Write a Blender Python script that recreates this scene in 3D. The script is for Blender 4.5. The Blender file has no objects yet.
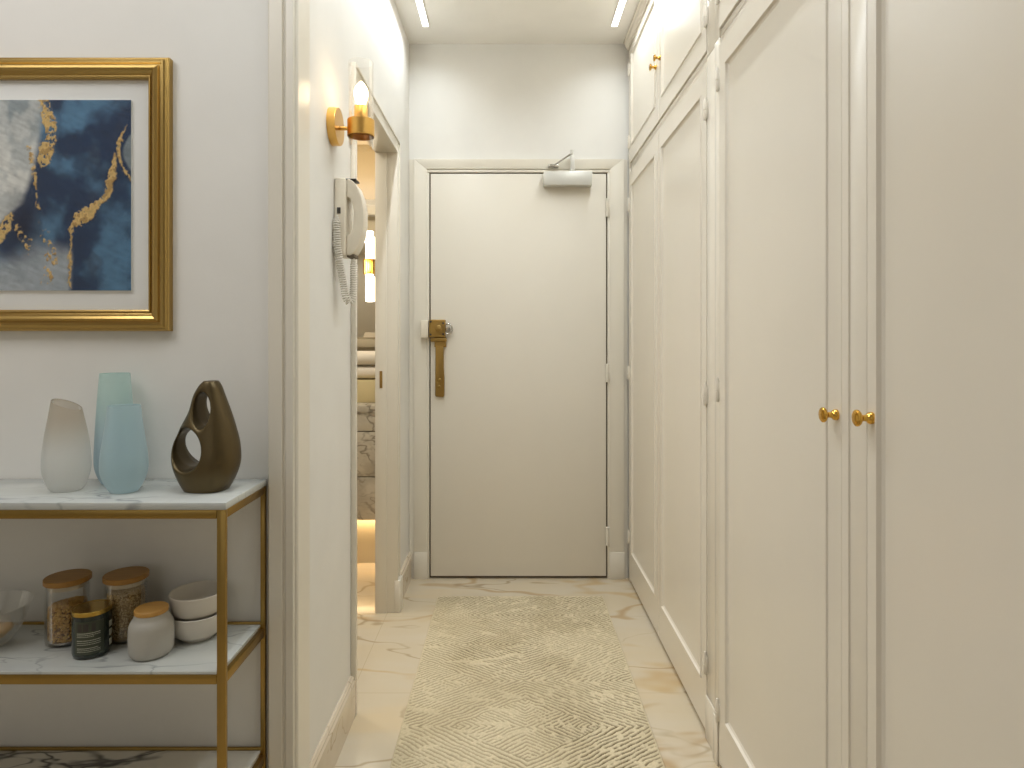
import bpy, bmesh, math, random
import numpy as np
from mathutils import Vector, Matrix

random.seed(7)
RNG = np.random.default_rng(7)
PI = math.pi
SC = bpy.context.scene
COL = SC.collection

# ---------------------------------------------------------------- camera, light, exposure
cam_data = bpy.data.cameras.new('camera')
cam = bpy.data.objects.new('camera', cam_data)
COL.objects.link(cam)
cam.location = (0.0, 0.0, 1.2)
cam.rotation_euler = (PI/2, 0, 0)
cam_data.sensor_width = 36.0
cam_data.lens = 36.0*640/1024
cam_data.shift_x = 2.5/1024
cam_data.shift_y = -45.0/1024
cam_data.clip_start = 0.02
SC.camera = cam

SC.view_settings.view_transform = 'Standard'
SC.view_settings.look = 'None'
SC.view_settings.gamma = 1.0
SC.view_settings.use_curve_mapping = False
SC.view_settings.exposure = 0.0
SC.cycles.transparent_max_bounces = 24

world = bpy.data.worlds.new('world')
SC.world = world
world.use_nodes = True
world.node_tree.nodes['Background'].inputs[0].default_value = (1.0, 0.97, 0.92, 1)
world.node_tree.nodes['Background'].inputs[1].default_value = 0.05


def area_lamp(name, loc, rot, sx, sy, power, color, spread=PI):
    d = bpy.data.lights.new(name, 'AREA')
    d.shape = 'RECTANGLE'
    d.size, d.size_y = sx, sy
    d.energy = power
    d.color = color
    d.spread = spread
    o = bpy.data.objects.new(name, d)
    o.location = loc
    o.rotation_euler = rot
    COL.objects.link(o)
    return o


STRIP_X = (-0.396, 0.496)
STRIP_Y = (0.7, 3.03)
for sx in STRIP_X:
    area_lamp('strip_lamp', (sx, sum(STRIP_Y)/2, 2.676), (0, 0, 0), 0.026, STRIP_Y[1]-STRIP_Y[0], 11.6, (0.865, 0.94, 1.0), spread=2.4)
area_lamp('living_room_lamp', (-1.5, 0.55, 2.66), (0, 0, 0), 0.8, 0.8, 15.2, (0.98, 0.98, 1.0))
area_lamp('rear_fill_lamp', (-1.3, -1.95, 1.5), (PI/2, 0, 0), 1.6, 1.6, 3.5, (0.95, 0.97, 1.0))  # added fill light from behind the camera, no window is built there
area_lamp('bathroom_ceiling_lamp', (-1.2, 2.7, 2.38), (0, 0, 0), 0.5, 0.5, 14, (1.0, 0.93, 0.80))
area_lamp('cove_lamp', (-0.95, 3.72, 2.0), (PI, 0, 0), 1.0, 0.05, 3.0, (1.0, 0.72, 0.4))
area_lamp('plinth_lamp', (-0.95, 3.405, 0.238), (0, 0, 0), 1.0, 0.03, 1.7, (1.0, 0.68, 0.34))


# ---------------------------------------------------------------- materials
def new_mat(name):
    m = bpy.data.materials.new(name)
    m.use_nodes = True
    nt = m.node_tree
    for n in list(nt.nodes):
        nt.nodes.remove(n)
    out = nt.nodes.new('ShaderNodeOutputMaterial')
    return m, nt, out


def srgb(r, g, b):
    f = lambda c: ((c/255+0.055)/1.055)**2.4 if c > 10 else c/255/12.92
    return (f(r), f(g), f(b), 1)


def N(nt, t, **kw):
    n = nt.nodes.new(t)
    for k, v in kw.items():
        if k.startswith('i_'):
            key = k[2:]
            key = int(key) if key.isdigit() else key.replace('_', ' ')
            n.inputs[key].default_value = v
        else:
            setattr(n, k, v)
    return n


def paint(name, col, rough=0.45, metal=0.0, bump=0.02, scale=180.0, vary=0.03, spec=0.5, aniso=None, coat=0.0):
    m, nt, out = new_mat(name)
    b = N(nt, 'ShaderNodeBsdfPrincipled')
    b.inputs['Roughness'].default_value = rough
    b.inputs['Metallic'].default_value = metal
    b.inputs['Specular IOR Level'].default_value = spec
    b.inputs['Coat Weight'].default_value = coat
    tc = N(nt, 'ShaderNodeTexCoord')
    no = N(nt, 'ShaderNodeTexNoise', i_Scale=6.0, i_Detail=3.0)
    nt.links.new(tc.outputs['Object'], no.inputs['Vector'])
    mix = N(nt, 'ShaderNodeMix', data_type='RGBA')
    c2 = tuple(max(0, c*(1-vary*2)) for c in col[:3])+(1,)
    c1 = tuple(min(1, c*(1+vary)) for c in col[:3])+(1,)
    mix.inputs[6].default_value = c2
    mix.inputs[7].default_value = c1
    nt.links.new(no.outputs['Fac'], mix.inputs[0])
    nt.links.new(mix.outputs[2], b.inputs['Base Color'])
    if bump > 0:
        n2 = N(nt, 'ShaderNodeTexNoise', i_Scale=scale, i_Detail=2.0)
        nt.links.new(tc.outputs['Object'], n2.inputs['Vector'])
        bp = N(nt, 'ShaderNodeBump', i_Strength=bump, i_Distance=0.01)
        nt.links.new(n2.outputs['Fac'], bp.inputs['Height'])
        nt.links.new(bp.outputs[0], b.inputs['Normal'])
    nt.links.new(b.outputs[0], out.inputs[0])
    return m


def emis(name, col, strength):
    m, nt, out = new_mat(name)
    e = N(nt, 'ShaderNodeEmission')
    e.inputs[0].default_value = col
    e.inputs[1].default_value = strength
    nt.links.new(e.outputs[0], out.inputs[0])
    return m


def ridge(nt, vec, rot, scl, noise_scale, width, detail=3.0, distortion=0.25, offset=(0, 0, 0)):
    """thin wandering veins where a stretched noise crosses its middle value"""
    mp = N(nt, 'ShaderNodeMapping')
    mp.inputs['Location'].default_value = offset
    mp.inputs['Rotation'].default_value = rot
    mp.inputs['Scale'].default_value = scl
    nt.links.new(vec, mp.inputs['Vector'])
    no = N(nt, 'ShaderNodeTexNoise', i_Scale=noise_scale, i_Detail=detail, i_Distortion=distortion)
    no.inputs['Roughness'].default_value = 0.5
    nt.links.new(mp.outputs[0], no.inputs['Vector'])
    s = N(nt, 'ShaderNodeMath', operation='SUBTRACT')
    s.inputs[1].default_value = 0.5
    nt.links.new(no.outputs['Fac'], s.inputs[0])
    a = N(nt, 'ShaderNodeMath', operation='ABSOLUTE')
    nt.links.new(s.outputs[0], a.inputs[0])
    r = N(nt, 'ShaderNodeMapRange', interpolation_type='SMOOTHSTEP')
    r.inputs[1].default_value = 0.0
    r.inputs[2].default_value = width
    r.inputs[3].default_value = 1.0
    r.inputs[4].default_value = 0.0
    nt.links.new(a.outputs[0], r.inputs[0])
    return r.outputs[0]


def mulv(nt, a, b):
    m = N(nt, 'ShaderNodeMath', operation='MULTIPLY')
    nt.links.new(a, m.inputs[0])
    if isinstance(b, float):
        m.inputs[1].default_value = b
    else:
        nt.links.new(b, m.inputs[1])
    return m.outputs[0]


def patch(nt, vec, scale, lo, hi, offset=0.0, scl=(1, 1, 1), rot=(0, 0, 0)):
    mp = N(nt, 'ShaderNodeMapping')
    mp.inputs['Location'].default_value = (offset, offset*0.7, 0)
    mp.inputs['Scale'].default_value = scl
    mp.inputs['Rotation'].default_value = rot
    nt.links.new(vec, mp.inputs['Vector'])
    no = N(nt, 'ShaderNodeTexNoise', i_Scale=scale, i_Detail=3.0)
    nt.links.new(mp.outputs[0], no.inputs['Vector'])
    r = N(nt, 'ShaderNodeMapRange', interpolation_type='SMOOTHSTEP')
    r.inputs[1].default_value = lo
    r.inputs[2].default_value = hi
    nt.links.new(no.outputs['Fac'], r.inputs[0])
    return r.outputs[0]


def blend(nt, base, col, fac):
    mx = N(nt, 'ShaderNodeMix', data_type='RGBA')
    nt.links.new(fac, mx.inputs[0])
    if isinstance(base, tuple):
        mx.inputs[6].default_value = base
    else:
        nt.links.new(base, mx.inputs[6])
    mx.inputs[7].default_value = col
    return mx.outputs[2]


def marble(name, base, layers, clouds, rough=0.15, joints=None, spec=0.5):
    """layers: (colour, strength, rot, scl, noise_scale, width, patch_scale, lo, hi, offset)"""
    m, nt, out = new_mat(name)
    tc = N(nt, 'ShaderNodeTexCoord')
    vec = tc.outputs['Object']
    c = base
    for (col, st, sc_, lo, hi, off, scl, rot) in clouds:
        c = blend(nt, c, col, mulv(nt, patch(nt, vec, sc_, lo, hi, off, scl, rot), st))
    for (col, st, rot, scl, ns, w, ps, lo, hi, off) in layers:
        v = ridge(nt, vec, rot, scl, ns, w, offset=(off, off*1.7, off*0.3))
        c = blend(nt, c, col, mulv(nt, mulv(nt, v, patch(nt, vec, ps, lo, hi, off+3.1)), st))
    b = N(nt, 'ShaderNodeBsdfPrincipled')
    b.inputs['Roughness'].default_value = rough
    b.inputs['Specular IOR Level'].default_value = spec
    if joints:
        (x0, px, y0, py, w, jc) = joints
        sep = N(nt, 'ShaderNodeSeparateXYZ')
        nt.links.new(vec, sep.inputs[0])
        masks = []
        for ax, o0, p in ((0, x0, px), (1, y0, py)):
            a = N(nt, 'ShaderNodeMath', operation='SUBTRACT')
            nt.links.new(sep.outputs[ax], a.inputs[0]); a.inputs[1].default_value = o0
            pp = N(nt, 'ShaderNodeMath', operation='PINGPONG')
            nt.links.new(a.outputs[0], pp.inputs[0]); pp.inputs[1].default_value = p/2
            lt = N(nt, 'ShaderNodeMath', operation='LESS_THAN')
            nt.links.new(pp.outputs[0], lt.inputs[0]); lt.inputs[1].default_value = w
            masks.append(lt.outputs[0])
        mxm = N(nt, 'ShaderNodeMath', operation='MAXIMUM')
        nt.links.new(masks[0], mxm.inputs[0]); nt.links.new(masks[1], mxm.inputs[1])
        c = blend(nt, c, jc, mulv(nt, mxm.outputs[0], 0.55))
    nt.links.new(c, b.inputs['Base Color'])
    nt.links.new(b.outputs[0], out.inputs[0])
    return m


def thin_glass(name, tint, gloss_col=(1, 1, 1, 1), rough=0.02, base=0.04, edge=0.6):
    m, nt, out = new_mat(name)
    t = N(nt, 'ShaderNodeBsdfTransparent'); t.inputs[0].default_value = tint
    g = N(nt, 'ShaderNodeBsdfGlossy'); g.inputs[0].default_value = gloss_col; g.inputs['Roughness'].default_value = rough
    lw = N(nt, 'ShaderNodeLayerWeight', i_Blend=0.25)
    r = N(nt, 'ShaderNodeMapRange'); r.inputs[3].default_value = base; r.inputs[4].default_value = edge
    nt.links.new(lw.outputs['Fresnel'], r.inputs[0])
    mx = N(nt, 'ShaderNodeMixShader')
    nt.links.new(r.outputs[0], mx.inputs[0]); nt.links.new(t.outputs[0], mx.inputs[1]); nt.links.new(g.outputs[0], mx.inputs[2])
    nt.links.new(mx.outputs[0], out.inputs[0])
    return m


def frosted(name, lo_col, hi_col, z0, z1, clear=0.35):
    """etched glass whose colour runs from foot to rim"""
    m, nt, out = new_mat(name)
    tc = N(nt, 'ShaderNodeTexCoord')
    sep = N(nt, 'ShaderNodeSeparateXYZ')
    nt.links.new(tc.outputs['Object'], sep.inputs[0])
    r = N(nt, 'ShaderNodeMapRange', interpolation_type='SMOOTHSTEP')
    r.inputs[1].default_value = z0; r.inputs[2].default_value = z1
    nt.links.new(sep.outputs[2], r.inputs[0])
    c = blend(nt, lo_col, hi_col, r.outputs[0])
    half = N(nt, 'ShaderNodeMix', data_type='RGBA')
    half.inputs[0].default_value = 0.72
    nt.links.new(c, half.inputs[6]); half.inputs[7].default_value = (1, 1, 1, 1)
    d = N(nt, 'ShaderNodeBsdfDiffuse'); nt.links.new(c, d.inputs[0])
    tl = N(nt, 'ShaderNodeBsdfTranslucent'); nt.links.new(c, tl.inputs[0])
    tr = N(nt, 'ShaderNodeBsdfTransparent'); nt.links.new(half.outputs[2], tr.inputs[0])
    m1 = N(nt, 'ShaderNodeMixShader'); m1.inputs[0].default_value = 0.5
    nt.links.new(d.outputs[0], m1.inputs[1]); nt.links.new(tl.outputs[0], m1.inputs[2])
    m2 = N(nt, 'ShaderNodeMixShader'); m2.inputs[0].default_value = clear
    nt.links.new(m1.outputs[0], m2.inputs[1]); nt.links.new(tr.outputs[0], m2.inputs[2])
    g = N(nt, 'ShaderNodeBsdfGlossy'); g.inputs['Roughness'].default_value = 0.4
    lw = N(nt, 'ShaderNodeLayerWeight', i_Blend=0.2)
    sc_ = mulv(nt, lw.outputs['Fresnel'], 0.5)
    m3 = N(nt, 'ShaderNodeMixShader')
    nt.links.new(sc_, m3.inputs[0]); nt.links.new(m2.outputs[0], m3.inputs[1]); nt.links.new(g.outputs[0], m3.inputs[2])
    nt.links.new(m3.outputs[0], out.inputs[0])
    return m


def wood(name, c1, c2, scale=40.0, rough=0.45):
    m, nt, out = new_mat(name)
    tc = N(nt, 'ShaderNodeTexCoord')
    mp = N(nt, 'ShaderNodeMapping'); mp.inputs['Scale'].default_value = (1.0, 9.0, 3.0); mp.inputs['Rotation'].default_value = (0, 0, 0.35)
    nt.links.new(tc.outputs['Object'], mp.inputs['Vector'])
    no = N(nt, 'ShaderNodeTexNoise', i_Scale=scale*0.35, i_Detail=5.0, i_Distortion=0.4)
    nt.links.new(mp.outputs[0], no.inputs['Vector'])
    mx = N(nt, 'ShaderNodeMix', data_type='RGBA')
    mx.inputs[6].default_value = c1; mx.inputs[7].default_value = c2
    nt.links.new(no.outputs['Fac'], mx.inputs[0])
    b = N(nt, 'ShaderNodeBsdfPrincipled'); b.inputs['Roughness'].default_value = rough
    nt.links.new(mx.outputs[2], b.inputs['Base Color'])
    nt.links.new(b.outputs[0], out.inputs[0])
    return m


def vcol(name, rough=0.7, bump=0.0, scale=400.0, spec=0.3):
    m, nt, out = new_mat(name)
    a = N(nt, 'ShaderNodeAttribute', attribute_name='pigment')
    b = N(nt, 'ShaderNodeBsdfPrincipled')
    b.inputs['Roughness'].default_value = rough
    b.inputs['Specular IOR Level'].default_value = spec
    nt.links.new(a.outputs['Color'], b.inputs['Base Color'])
    if bump:
        tc = N(nt, 'ShaderNodeTexCoord')
        n2 = N(nt, 'ShaderNodeTexNoise', i_Scale=scale, i_Detail=3.0)
        nt.links.new(tc.outputs['Object'], n2.inputs['Vector'])
        bp = N(nt, 'ShaderNodeBump', i_Strength=bump, i_Distance=0.004)
        nt.links.new(n2.outputs['Fac'], bp.inputs['Height'])
        nt.links.new(bp.outputs[0], b.inputs['Normal'])
    nt.links.new(b.outputs[0], out.inputs[0])
    return m


M = {}
M['wall'] = paint('wall_paint', srgb(231, 228, 221), 0.6, bump=0.015)
M['ceiling'] = paint('ceiling_paint', srgb(245, 241, 233), 0.7, bump=0.01)
M['joinery'] = paint('joinery_paint', srgb(229, 221, 206), 0.22, bump=0.006, scale=60, vary=0.012)
M['trim'] = paint('trim_paint', srgb(228, 221, 206), 0.30, bump=0.004, scale=60, vary=0.012)
M['door'] = paint('door_paint', srgb(228, 221, 207), 0.4, bump=0.005, scale=60, vary=0.012)
M['shadow_gap'] = paint('gap_shade', srgb(112, 100, 82), 0.8, bump=0)  # shade painted behind door and drawer gaps; the mouthpiece shares this tone
M['brass'] = paint('brushed_brass', srgb(160, 132, 74), 0.3, 1.0, bump=0.01, scale=300, vary=0.05)
M['brass_old'] = paint('aged_brass', srgb(172, 142, 84), 0.36, 1.0, bump=0.05, scale=120, vary=0.15)
M['gold'] = paint('polished_gold', srgb(222, 176, 84), 0.16, 1.0, bump=0.0, vary=0.03)
M['frame_gold'] = paint('gilt_frame', srgb(186, 156, 94), 0.3, 1.0, bump=0.02, scale=200, vary=0.06)
M['satin_gold'] = paint('satin_gold', srgb(226, 180, 100), 0.3, 1.0, bump=0.0, vary=0.03)
M['steel'] = paint('steel', srgb(190, 186, 178), 0.25, 1.0, bump=0.0)
M['closer'] = paint('closer_silver', srgb(214, 212, 204), 0.35, 0.25, bump=0.0)
M['bronze'] = paint('bronze_glaze', srgb(98, 84, 56), 0.36, 0.7, bump=0.03, scale=90, vary=0.18)
M['plastic'] = paint('ivory_plastic', srgb(232, 222, 203), 0.35, bump=0.0)
M['cord'] = paint('ivory_cord', srgb(232, 226, 214), 0.4, bump=0.0)
M['dark_plastic'] = paint('dark_plastic', srgb(52, 46, 40), 0.5, bump=0.0)
M['mat_board'] = paint('mat_board', srgb(246, 246, 242), 0.8, bump=0.02, scale=400)
M['ceramic_grey'] = paint('grey_ceramic', srgb(178, 174, 164), 0.55, bump=0.02, scale=200)
M['ceramic_white'] = paint('white_ceramic', srgb(212, 205, 192), 0.45, bump=0.02, scale=120)
M['ink'] = paint('label_ink', srgb(188, 186, 168), 0.6, bump=0.0)
M['green_glass'] = paint('green_glass', srgb(38, 46, 38), 0.1, 0.0, bump=0.0, vary=0.1, spec=0.7)
M['label_film'] = paint('label_film', srgb(58, 64, 48), 0.35, bump=0.0)
M['lid_gold'] = paint('lid_gold', srgb(200, 166, 84), 0.22, 1.0, bump=0.01, vary=0.05)
M['bamboo'] = wood('bamboo', srgb(206, 160, 86), srgb(178, 128, 58))
M['acacia'] = wood('acacia', srgb(184, 138, 66), srgb(138, 96, 38))
M['seal'] = paint('silicone_seal', srgb(210, 196, 170), 0.5, bump=0.0)
M['towel'] = paint('white_towel', srgb(240, 232, 218), 0.9, bump=0.4, scale=260)
M['box'] = paint('beige_box', srgb(222, 206, 160), 0.6, bump=0.02)
M['tile'] = paint('bathroom_tile', srgb(196, 184, 158), 0.25, bump=0.0, vary=0.05)
M['clear'] = thin_glass('clear_glass', (0.96, 0.96, 0.95, 1), base=0.03, edge=0.5)
M['shade'] = thin_glass('clear_shade', (0.985, 0.98, 0.97, 1), base=0.015, edge=0.34)
M['pane'] = thin_glass('picture_pane', (0.99, 0.99, 0.99, 1), base=0.012, edge=0.25)
M['mirror'] = paint('mirror', srgb(205, 200, 188), 0.05, 1.0, bump=0.0, vary=0.0)
M['bulb'] = emis('lit_bulb', (1.0, 0.74, 0.44, 1), 14)
M['strip'] = emis('lit_strip', (1.0, 0.97, 0.92, 1), 6)
M['tube'] = emis('lit_tube', (1.0, 0.90, 0.72, 1), 5)

M['floor'] = marble('floor_marble', srgb(202, 187, 160),
    layers=[(srgb(172, 138, 88), 0.65, (0, 0, -0.5), (0.9, 2.2, 1), 1.0, 0.022, 2.6, 0.38, 0.56, 1.3),
            (srgb(158, 138, 106), 0.75, (0, 0, -0.42), (0.8, 2.4, 1), 1.5, 0.011, 2.2, 0.36, 0.52, 7.7),
            (srgb(188, 152, 92), 0.55, (0, 0, 0.45), (0.9, 2.0, 1), 1.2, 0.035, 2.4, 0.42, 0.60, 4.2)],
    clouds=[(srgb(206, 196, 178), 0.6, 1.6, 0.4, 0.7, 2.0, (0.7, 2.2, 1), (0, 0, 0.3)),
            (srgb(214, 190, 150), 0.5, 2.2, 0.52, 0.75, 9.0, (0.7, 2.6, 1), (0, 0, 0.35))],
    rough=0.12, joints=(-0.535, 1.2, 2.17, 0.6, 0.0014, srgb(176, 160, 132)))
M['base_marble'] = marble('baseboard_marble', srgb(216, 202, 180),
    layers=[(srgb(150, 124, 86), 0.5, (0.3, 0, 0.3), (1.6, 1.6, 3), 2.0, 0.012, 3.0, 0.45, 0.6, 2.3)],
    clouds=[(srgb(186, 166, 136), 0.5, 3.0, 0.4, 0.7, 5.0, (1, 1, 1), (0, 0, 0))], rough=0.2)
M['carrara'] = marble('carrara_marble', srgb(194, 196, 190),
    layers=[(srgb(130, 134, 134), 0.7, (0, 0, 0.15), (1.2, 4.0, 2), 2.4, 0.016, 5.0, 0.45, 0.62, 2.2),
            (srgb(150, 152, 150), 0.7, (0, 0, -0.2), (1.5, 4.5, 2), 3.6, 0.02, 6.0, 0.48, 0.64, 8.4)],
    clouds=[(srgb(186, 188, 186), 0.7, 4.5, 0.45, 0.7, 3.0, (0.8, 2.4, 1), (0, 0, 0.1))], rough=0.14)
M['calacatta'] = marble('calacatta_marble', srgb(212, 206, 192),
    layers=[(srgb(84, 80, 74), 0.95, (0, 0, 0.4), (1.2, 3.6, 2), 2.2, 0.035, 3.0, 0.36, 0.5, 6.2),
            (srgb(70, 66, 62), 0.9, (0, 0, -0.3), (1.4, 4.0, 2), 2.6, 0.02, 4.0, 0.4, 0.55, 2.2)],
    clouds=[(srgb(176, 172, 162), 0.6, 3.5, 0.45, 0.7, 3.0, (0.8, 2.4, 1), (0, 0, 0.3))], rough=0.14)
M['vanity_marble'] = marble('vanity_marble', srgb(206, 200, 186),
    layers=[(srgb(120, 112, 100), 0.75, (0, 0.7, 0), (2.4, 1, 4.0), 2.2, 0.03, 4.0, 0.4, 0.58, 1.2),
            (srgb(140, 130, 116), 0.6, (0, 0.8, 0), (3.0, 1, 5.0), 3.0, 0.03, 5.0, 0.42, 0.6, 5.2)],
    clouds=[(srgb(168, 160, 146), 0.6, 4.0, 0.42, 0.7, 2.0, (2, 1, 3), (0, 0.7, 0))], rough=0.2)

# ---------------------------------------------------------------- mesh helpers
ORIG = {}


def _mesh(name, bm, mat, origin, smooth):
    bmesh.ops.recalc_face_normals(bm, faces=bm.faces)
    if origin is not None:
        bmesh.ops.translate(bm, verts=bm.verts, vec=-Vector(origin))
    me = bpy.data.meshes.new(name)
    bm.to_mesh(me)
    bm.free()
    if smooth:
        for p in me.polygons:
            p.use_smooth = True
        try:
            me.set_sharp_from_angle(angle=math.radians(28))
        except Exception:
            pass
    if mat:
        me.materials.append(M[mat])
    return me


def obj(name, bm, mat, parent=None, loc=None, smooth=True):
    """one mesh object; bm is in world coordinates; loc is the origin of a top-level one"""
    origin = ORIG[parent.name] if parent else (loc or (0, 0, 0))
    o = bpy.data.objects.new(name, _mesh(name, bm, mat, origin, smooth))
    COL.objects.link(o)
    if parent:
        o.parent = parent
    else:
        o.location = origin
    ORIG[o.name] = Vector(origin)
    return o


def tag(o, label, cat=None, group=None, kind=None):
    o['label'] = label
    if cat:
        o['category'] = cat
    if group:
        o['group'] = group
    if kind:
        o['kind'] = kind
    return o


def thing(name, label, cat, loc, group=None, kind=None):
    o = bpy.data.objects.new(name, None)
    o.empty_display_size = 0.05
    COL.objects.link(o)
    o.location = loc
    ORIG[o.name] = Vector(loc)
    return tag(o, label, cat, group, kind)


def struct(name, bm, mat, label=None, cat=None, smooth=False):
    o = obj(name, bm, mat, None, (0, 0, 0), smooth)
    o['kind'] = 'structure'
    if label:
        o['label'] = label
        o['category'] = cat
    return o


def box(bm, x0, x1, y0, y1, z0, z1, bev=0.0, seg=2):
    vs = [bm.verts.new((x, y, z)) for x in (x0, x1) for y in (y0, y1) for z in (z0, z1)]
    fs = [(0, 1, 3, 2), (4, 6, 7, 5), (0, 4, 5, 1), (2, 3, 7, 6), (0, 2, 6, 4), (1, 5, 7, 3)]
    faces = [bm.faces.new([vs[i] for i in f]) for f in fs]
    if bev > 0:
        edges = list({e for f in faces for e in f.edges})
        bmesh.ops.bevel(bm, geom=edges, offset=bev, segments=seg, profile=0.5, affect='EDGES', clamp_overlap=True)
    return bm


def B(*a, **k):
    return box(bmesh.new(), *a, **k)


def rings(bm, loops, close=True, cap0=True, cap1=True):
    vl = [[bm.verts.new(p) for p in lp] for lp in loops]
    n = len(vl[0])
    for a, b in zip(vl, vl[1:]):
        for i in range(n if close else n-1):
            j = (i+1) % n
            bm.faces.new((a[i], a[j], b[j], b[i]))
    if cap0:
        bm.faces.new(list(reversed(vl[0])))
    if cap1:
        bm.faces.new(vl[-1])
    return bm


def rect_stack(bm, loops, mp, cap0=True, cap1=True):
    """nested rectangles (u0,u1,v0,v1,n) skinned one to the next; mp maps (u,v,n) to the world"""
    pts = [[mp(u0, v0, n), mp(u1, v0, n), mp(u1, v1, n), mp(u0, v1, n)] for (u0, u1, v0, v1, n) in loops]
    return rings(bm, pts, True, cap0, cap1)


def basis(d):
    d = Vector(d).normalized()
    a = Vector((0, 0, 1)) if abs(d.z) < 0.9 else Vector((1, 0, 0))
    u = a.cross(d).normalized()
    return d, u, d.cross(u)


def lathe(bm, prof, c, axis=(0, 0, 1), seg=40, cap0=True, cap1=True):
    """prof: (radius, distance along axis)"""
    d, u, v = basis(axis)
    c = Vector(c)
    loops = []
    for r, h in prof:
        r = max(r, 1e-5)
        loops.append([c+d*h+(u*math.cos(2*PI*i/seg)+v*math.sin(2*PI*i/seg))*r for i in range(seg)])
    return rings(bm, loops, True, cap0, cap1)


def L(prof, c, axis=(0, 0, 1), seg=40, **k):
    return lathe(bmesh.new(), prof, c, axis, seg, **k)


def tube(bm, pts, r, seg=8, cap=True):
    pts = [Vector(p) for p in pts]
    loops = []
    prev = None
    for i, p in enumerate(pts):
        t = (pts[min(i+1, len(pts)-1)]-pts[max(i-1, 0)]).normalized()
        if prev is None:
            _, u, _ = basis(t)
        else:
            u = (prev-t*prev.dot(t)).normalized()
        prev = u
        v = t.cross(u)
        rr = r[i] if isinstance(r, (list, tuple)) else r
        loops.append([p+(u*math.cos(2*PI*k/seg)+v*math.sin(2*PI*k/seg))*rr for k in range(seg)])
    return rings(bm, loops, True, cap, cap)


def prism(bm, poly, mp, n0, n1, bev=0.0, seg=2):
    """polygon (u,v) extruded from n0 to n1"""
    a = [bm.verts.new(mp(u, v, n0)) for u, v in poly]
    b = [bm.verts.new(mp(u, v, n1)) for u, v in poly]
    n = len(poly)
    fa = bm.faces.new(a)
    fb = bm.faces.new(list(reversed(b)))
    for i in range(n):
        j = (i+1) % n
        bm.faces.new((a[i], b[i], b[j], a[j]))
    if bev:
        bmesh.ops.recalc_face_normals(bm, faces=bm.faces)
        bmesh.ops.bevel(bm, geom=list(set(fa.edges) | set(fb.edges)), offset=bev, segments=seg, profile=0.5, affect='EDGES', clamp_overlap=True)
    return bm


def spline(pts, n=8, closed=False):
    """Catmull-Rom"""
    P = [Vector(p) for p in pts]
    m = len(P)
    out = []
    for i in range(m if closed else m-1):
        if closed:
            p0, p1, p2, p3 = P[(i-1) % m], P[i], P[(i+1) % m], P[(i+2) % m]
        else:
            p0, p1, p2, p3 = P[max(i-1, 0)], P[i], P[i+1], P[min(i+2, m-1)]
        for k in range(n):
            t = k/n
            out.append(0.5*((2*p1)+(p2-p0)*t+(2*p0-5*p1+4*p2-p3)*t*t+(3*p1-p0-3*p2+p3)*t**3))
    if not closed:
        out.append(P[-1])
    return out


def surface_nets(F, lo, hi, n):
    """mesh of F(x,y,z)=0 (negative inside) on a grid of n cells per axis"""
    ax = [np.linspace(lo[i], hi[i], n[i]) for i in range(3)]
    X, Y, Z = np.meshgrid(*ax, indexing='ij')
    f = F(X, Y, Z)
    g = np.stack([X, Y, Z], -1)
    nc = tuple(k-1 for k in n)
    acc = np.zeros(nc+(3,)); cnt = np.zeros(nc)
    corners = [(i, j, k) for i in (0, 1) for j in (0, 1) for k in (0, 1)]
    sl = lambda c: tuple(slice(c[i], c[i]+nc[i]) for i in range(3))
    for c in corners:
        for a in range(3):
            if c[a] == 0:
                d = list(c); d[a] = 1
                f0, f1 = f[sl(c)], f[sl(d)]
                s = (f0 < 0) != (f1 < 0)
                t = np.where(s, f0/np.where(f0-f1 == 0, 1, f0-f1), 0)
                p = g[sl(c)]+(g[sl(d)]-g[sl(c)])*t[..., None]
                acc += np.where(s[..., None], p, 0); cnt += s
    idx = -np.ones(nc, int)
    act = cnt > 0
    idx[act] = np.arange(act.sum())
    V = acc[act]/cnt[act][:, None]
    Q = []
    for a in range(3):
        b, c = [(1, 2), (2, 0), (0, 1)][a]
        s0 = [slice(None)]*3; s1 = [slice(None)]*3
        s0[a] = slice(0, -1); s1[a] = slice(1, None)
        f0, f1 = f[tuple(s0)], f[tuple(s1)]
        ch = np.argwhere((f0 < 0) != (f1 < 0))
        for e in ch:
            if e[b] == 0 or e[c] == 0 or e[b] >= n[b]-1 or e[c] >= n[c]-1:
                continue
            q = []
            for db, dc in ((-1, -1), (0, -1), (0, 0), (-1, 0)):
                ee = list(e); ee[b] += db; ee[c] += dc
                q.append(idx[tuple(ee)])
            if f0[tuple(e)] < 0:
                Q.append(q)
            else:
                Q.append(q[::-1])
    return V, Q


def noise2(x, y, seed=0):
    """smooth value noise on arrays"""
    xi = np.floor(x).astype(int); yi = np.floor(y).astype(int)
    xf = x-xi; yf = y-yi
    xf = xf*xf*(3-2*xf); yf = yf*yf*(3-2*yf)

    def h(a, b):
        v = np.sin(a*127.1+b*311.7+seed*74.7)*43758.5453
        return v-np.floor(v)
    return (h(xi, yi)*(1-xf)+h(xi+1, yi)*xf)*(1-yf)+(h(xi, yi+1)*(1-xf)+h(xi+1, yi+1)*xf)*yf


def fbm(x, y, oct=4, seed=0):
    s = 0; a = 0.5; t = 0
    for o in range(oct):
        s = s+a*noise2(x*2**o, y*2**o, seed+o*13); t += a; a *= 0.5
    return s/t


def sstep(a, b, x):
    t = np.clip((x-a)/(b-a), 0, 1)
    return t*t*(3-2*t)


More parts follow.
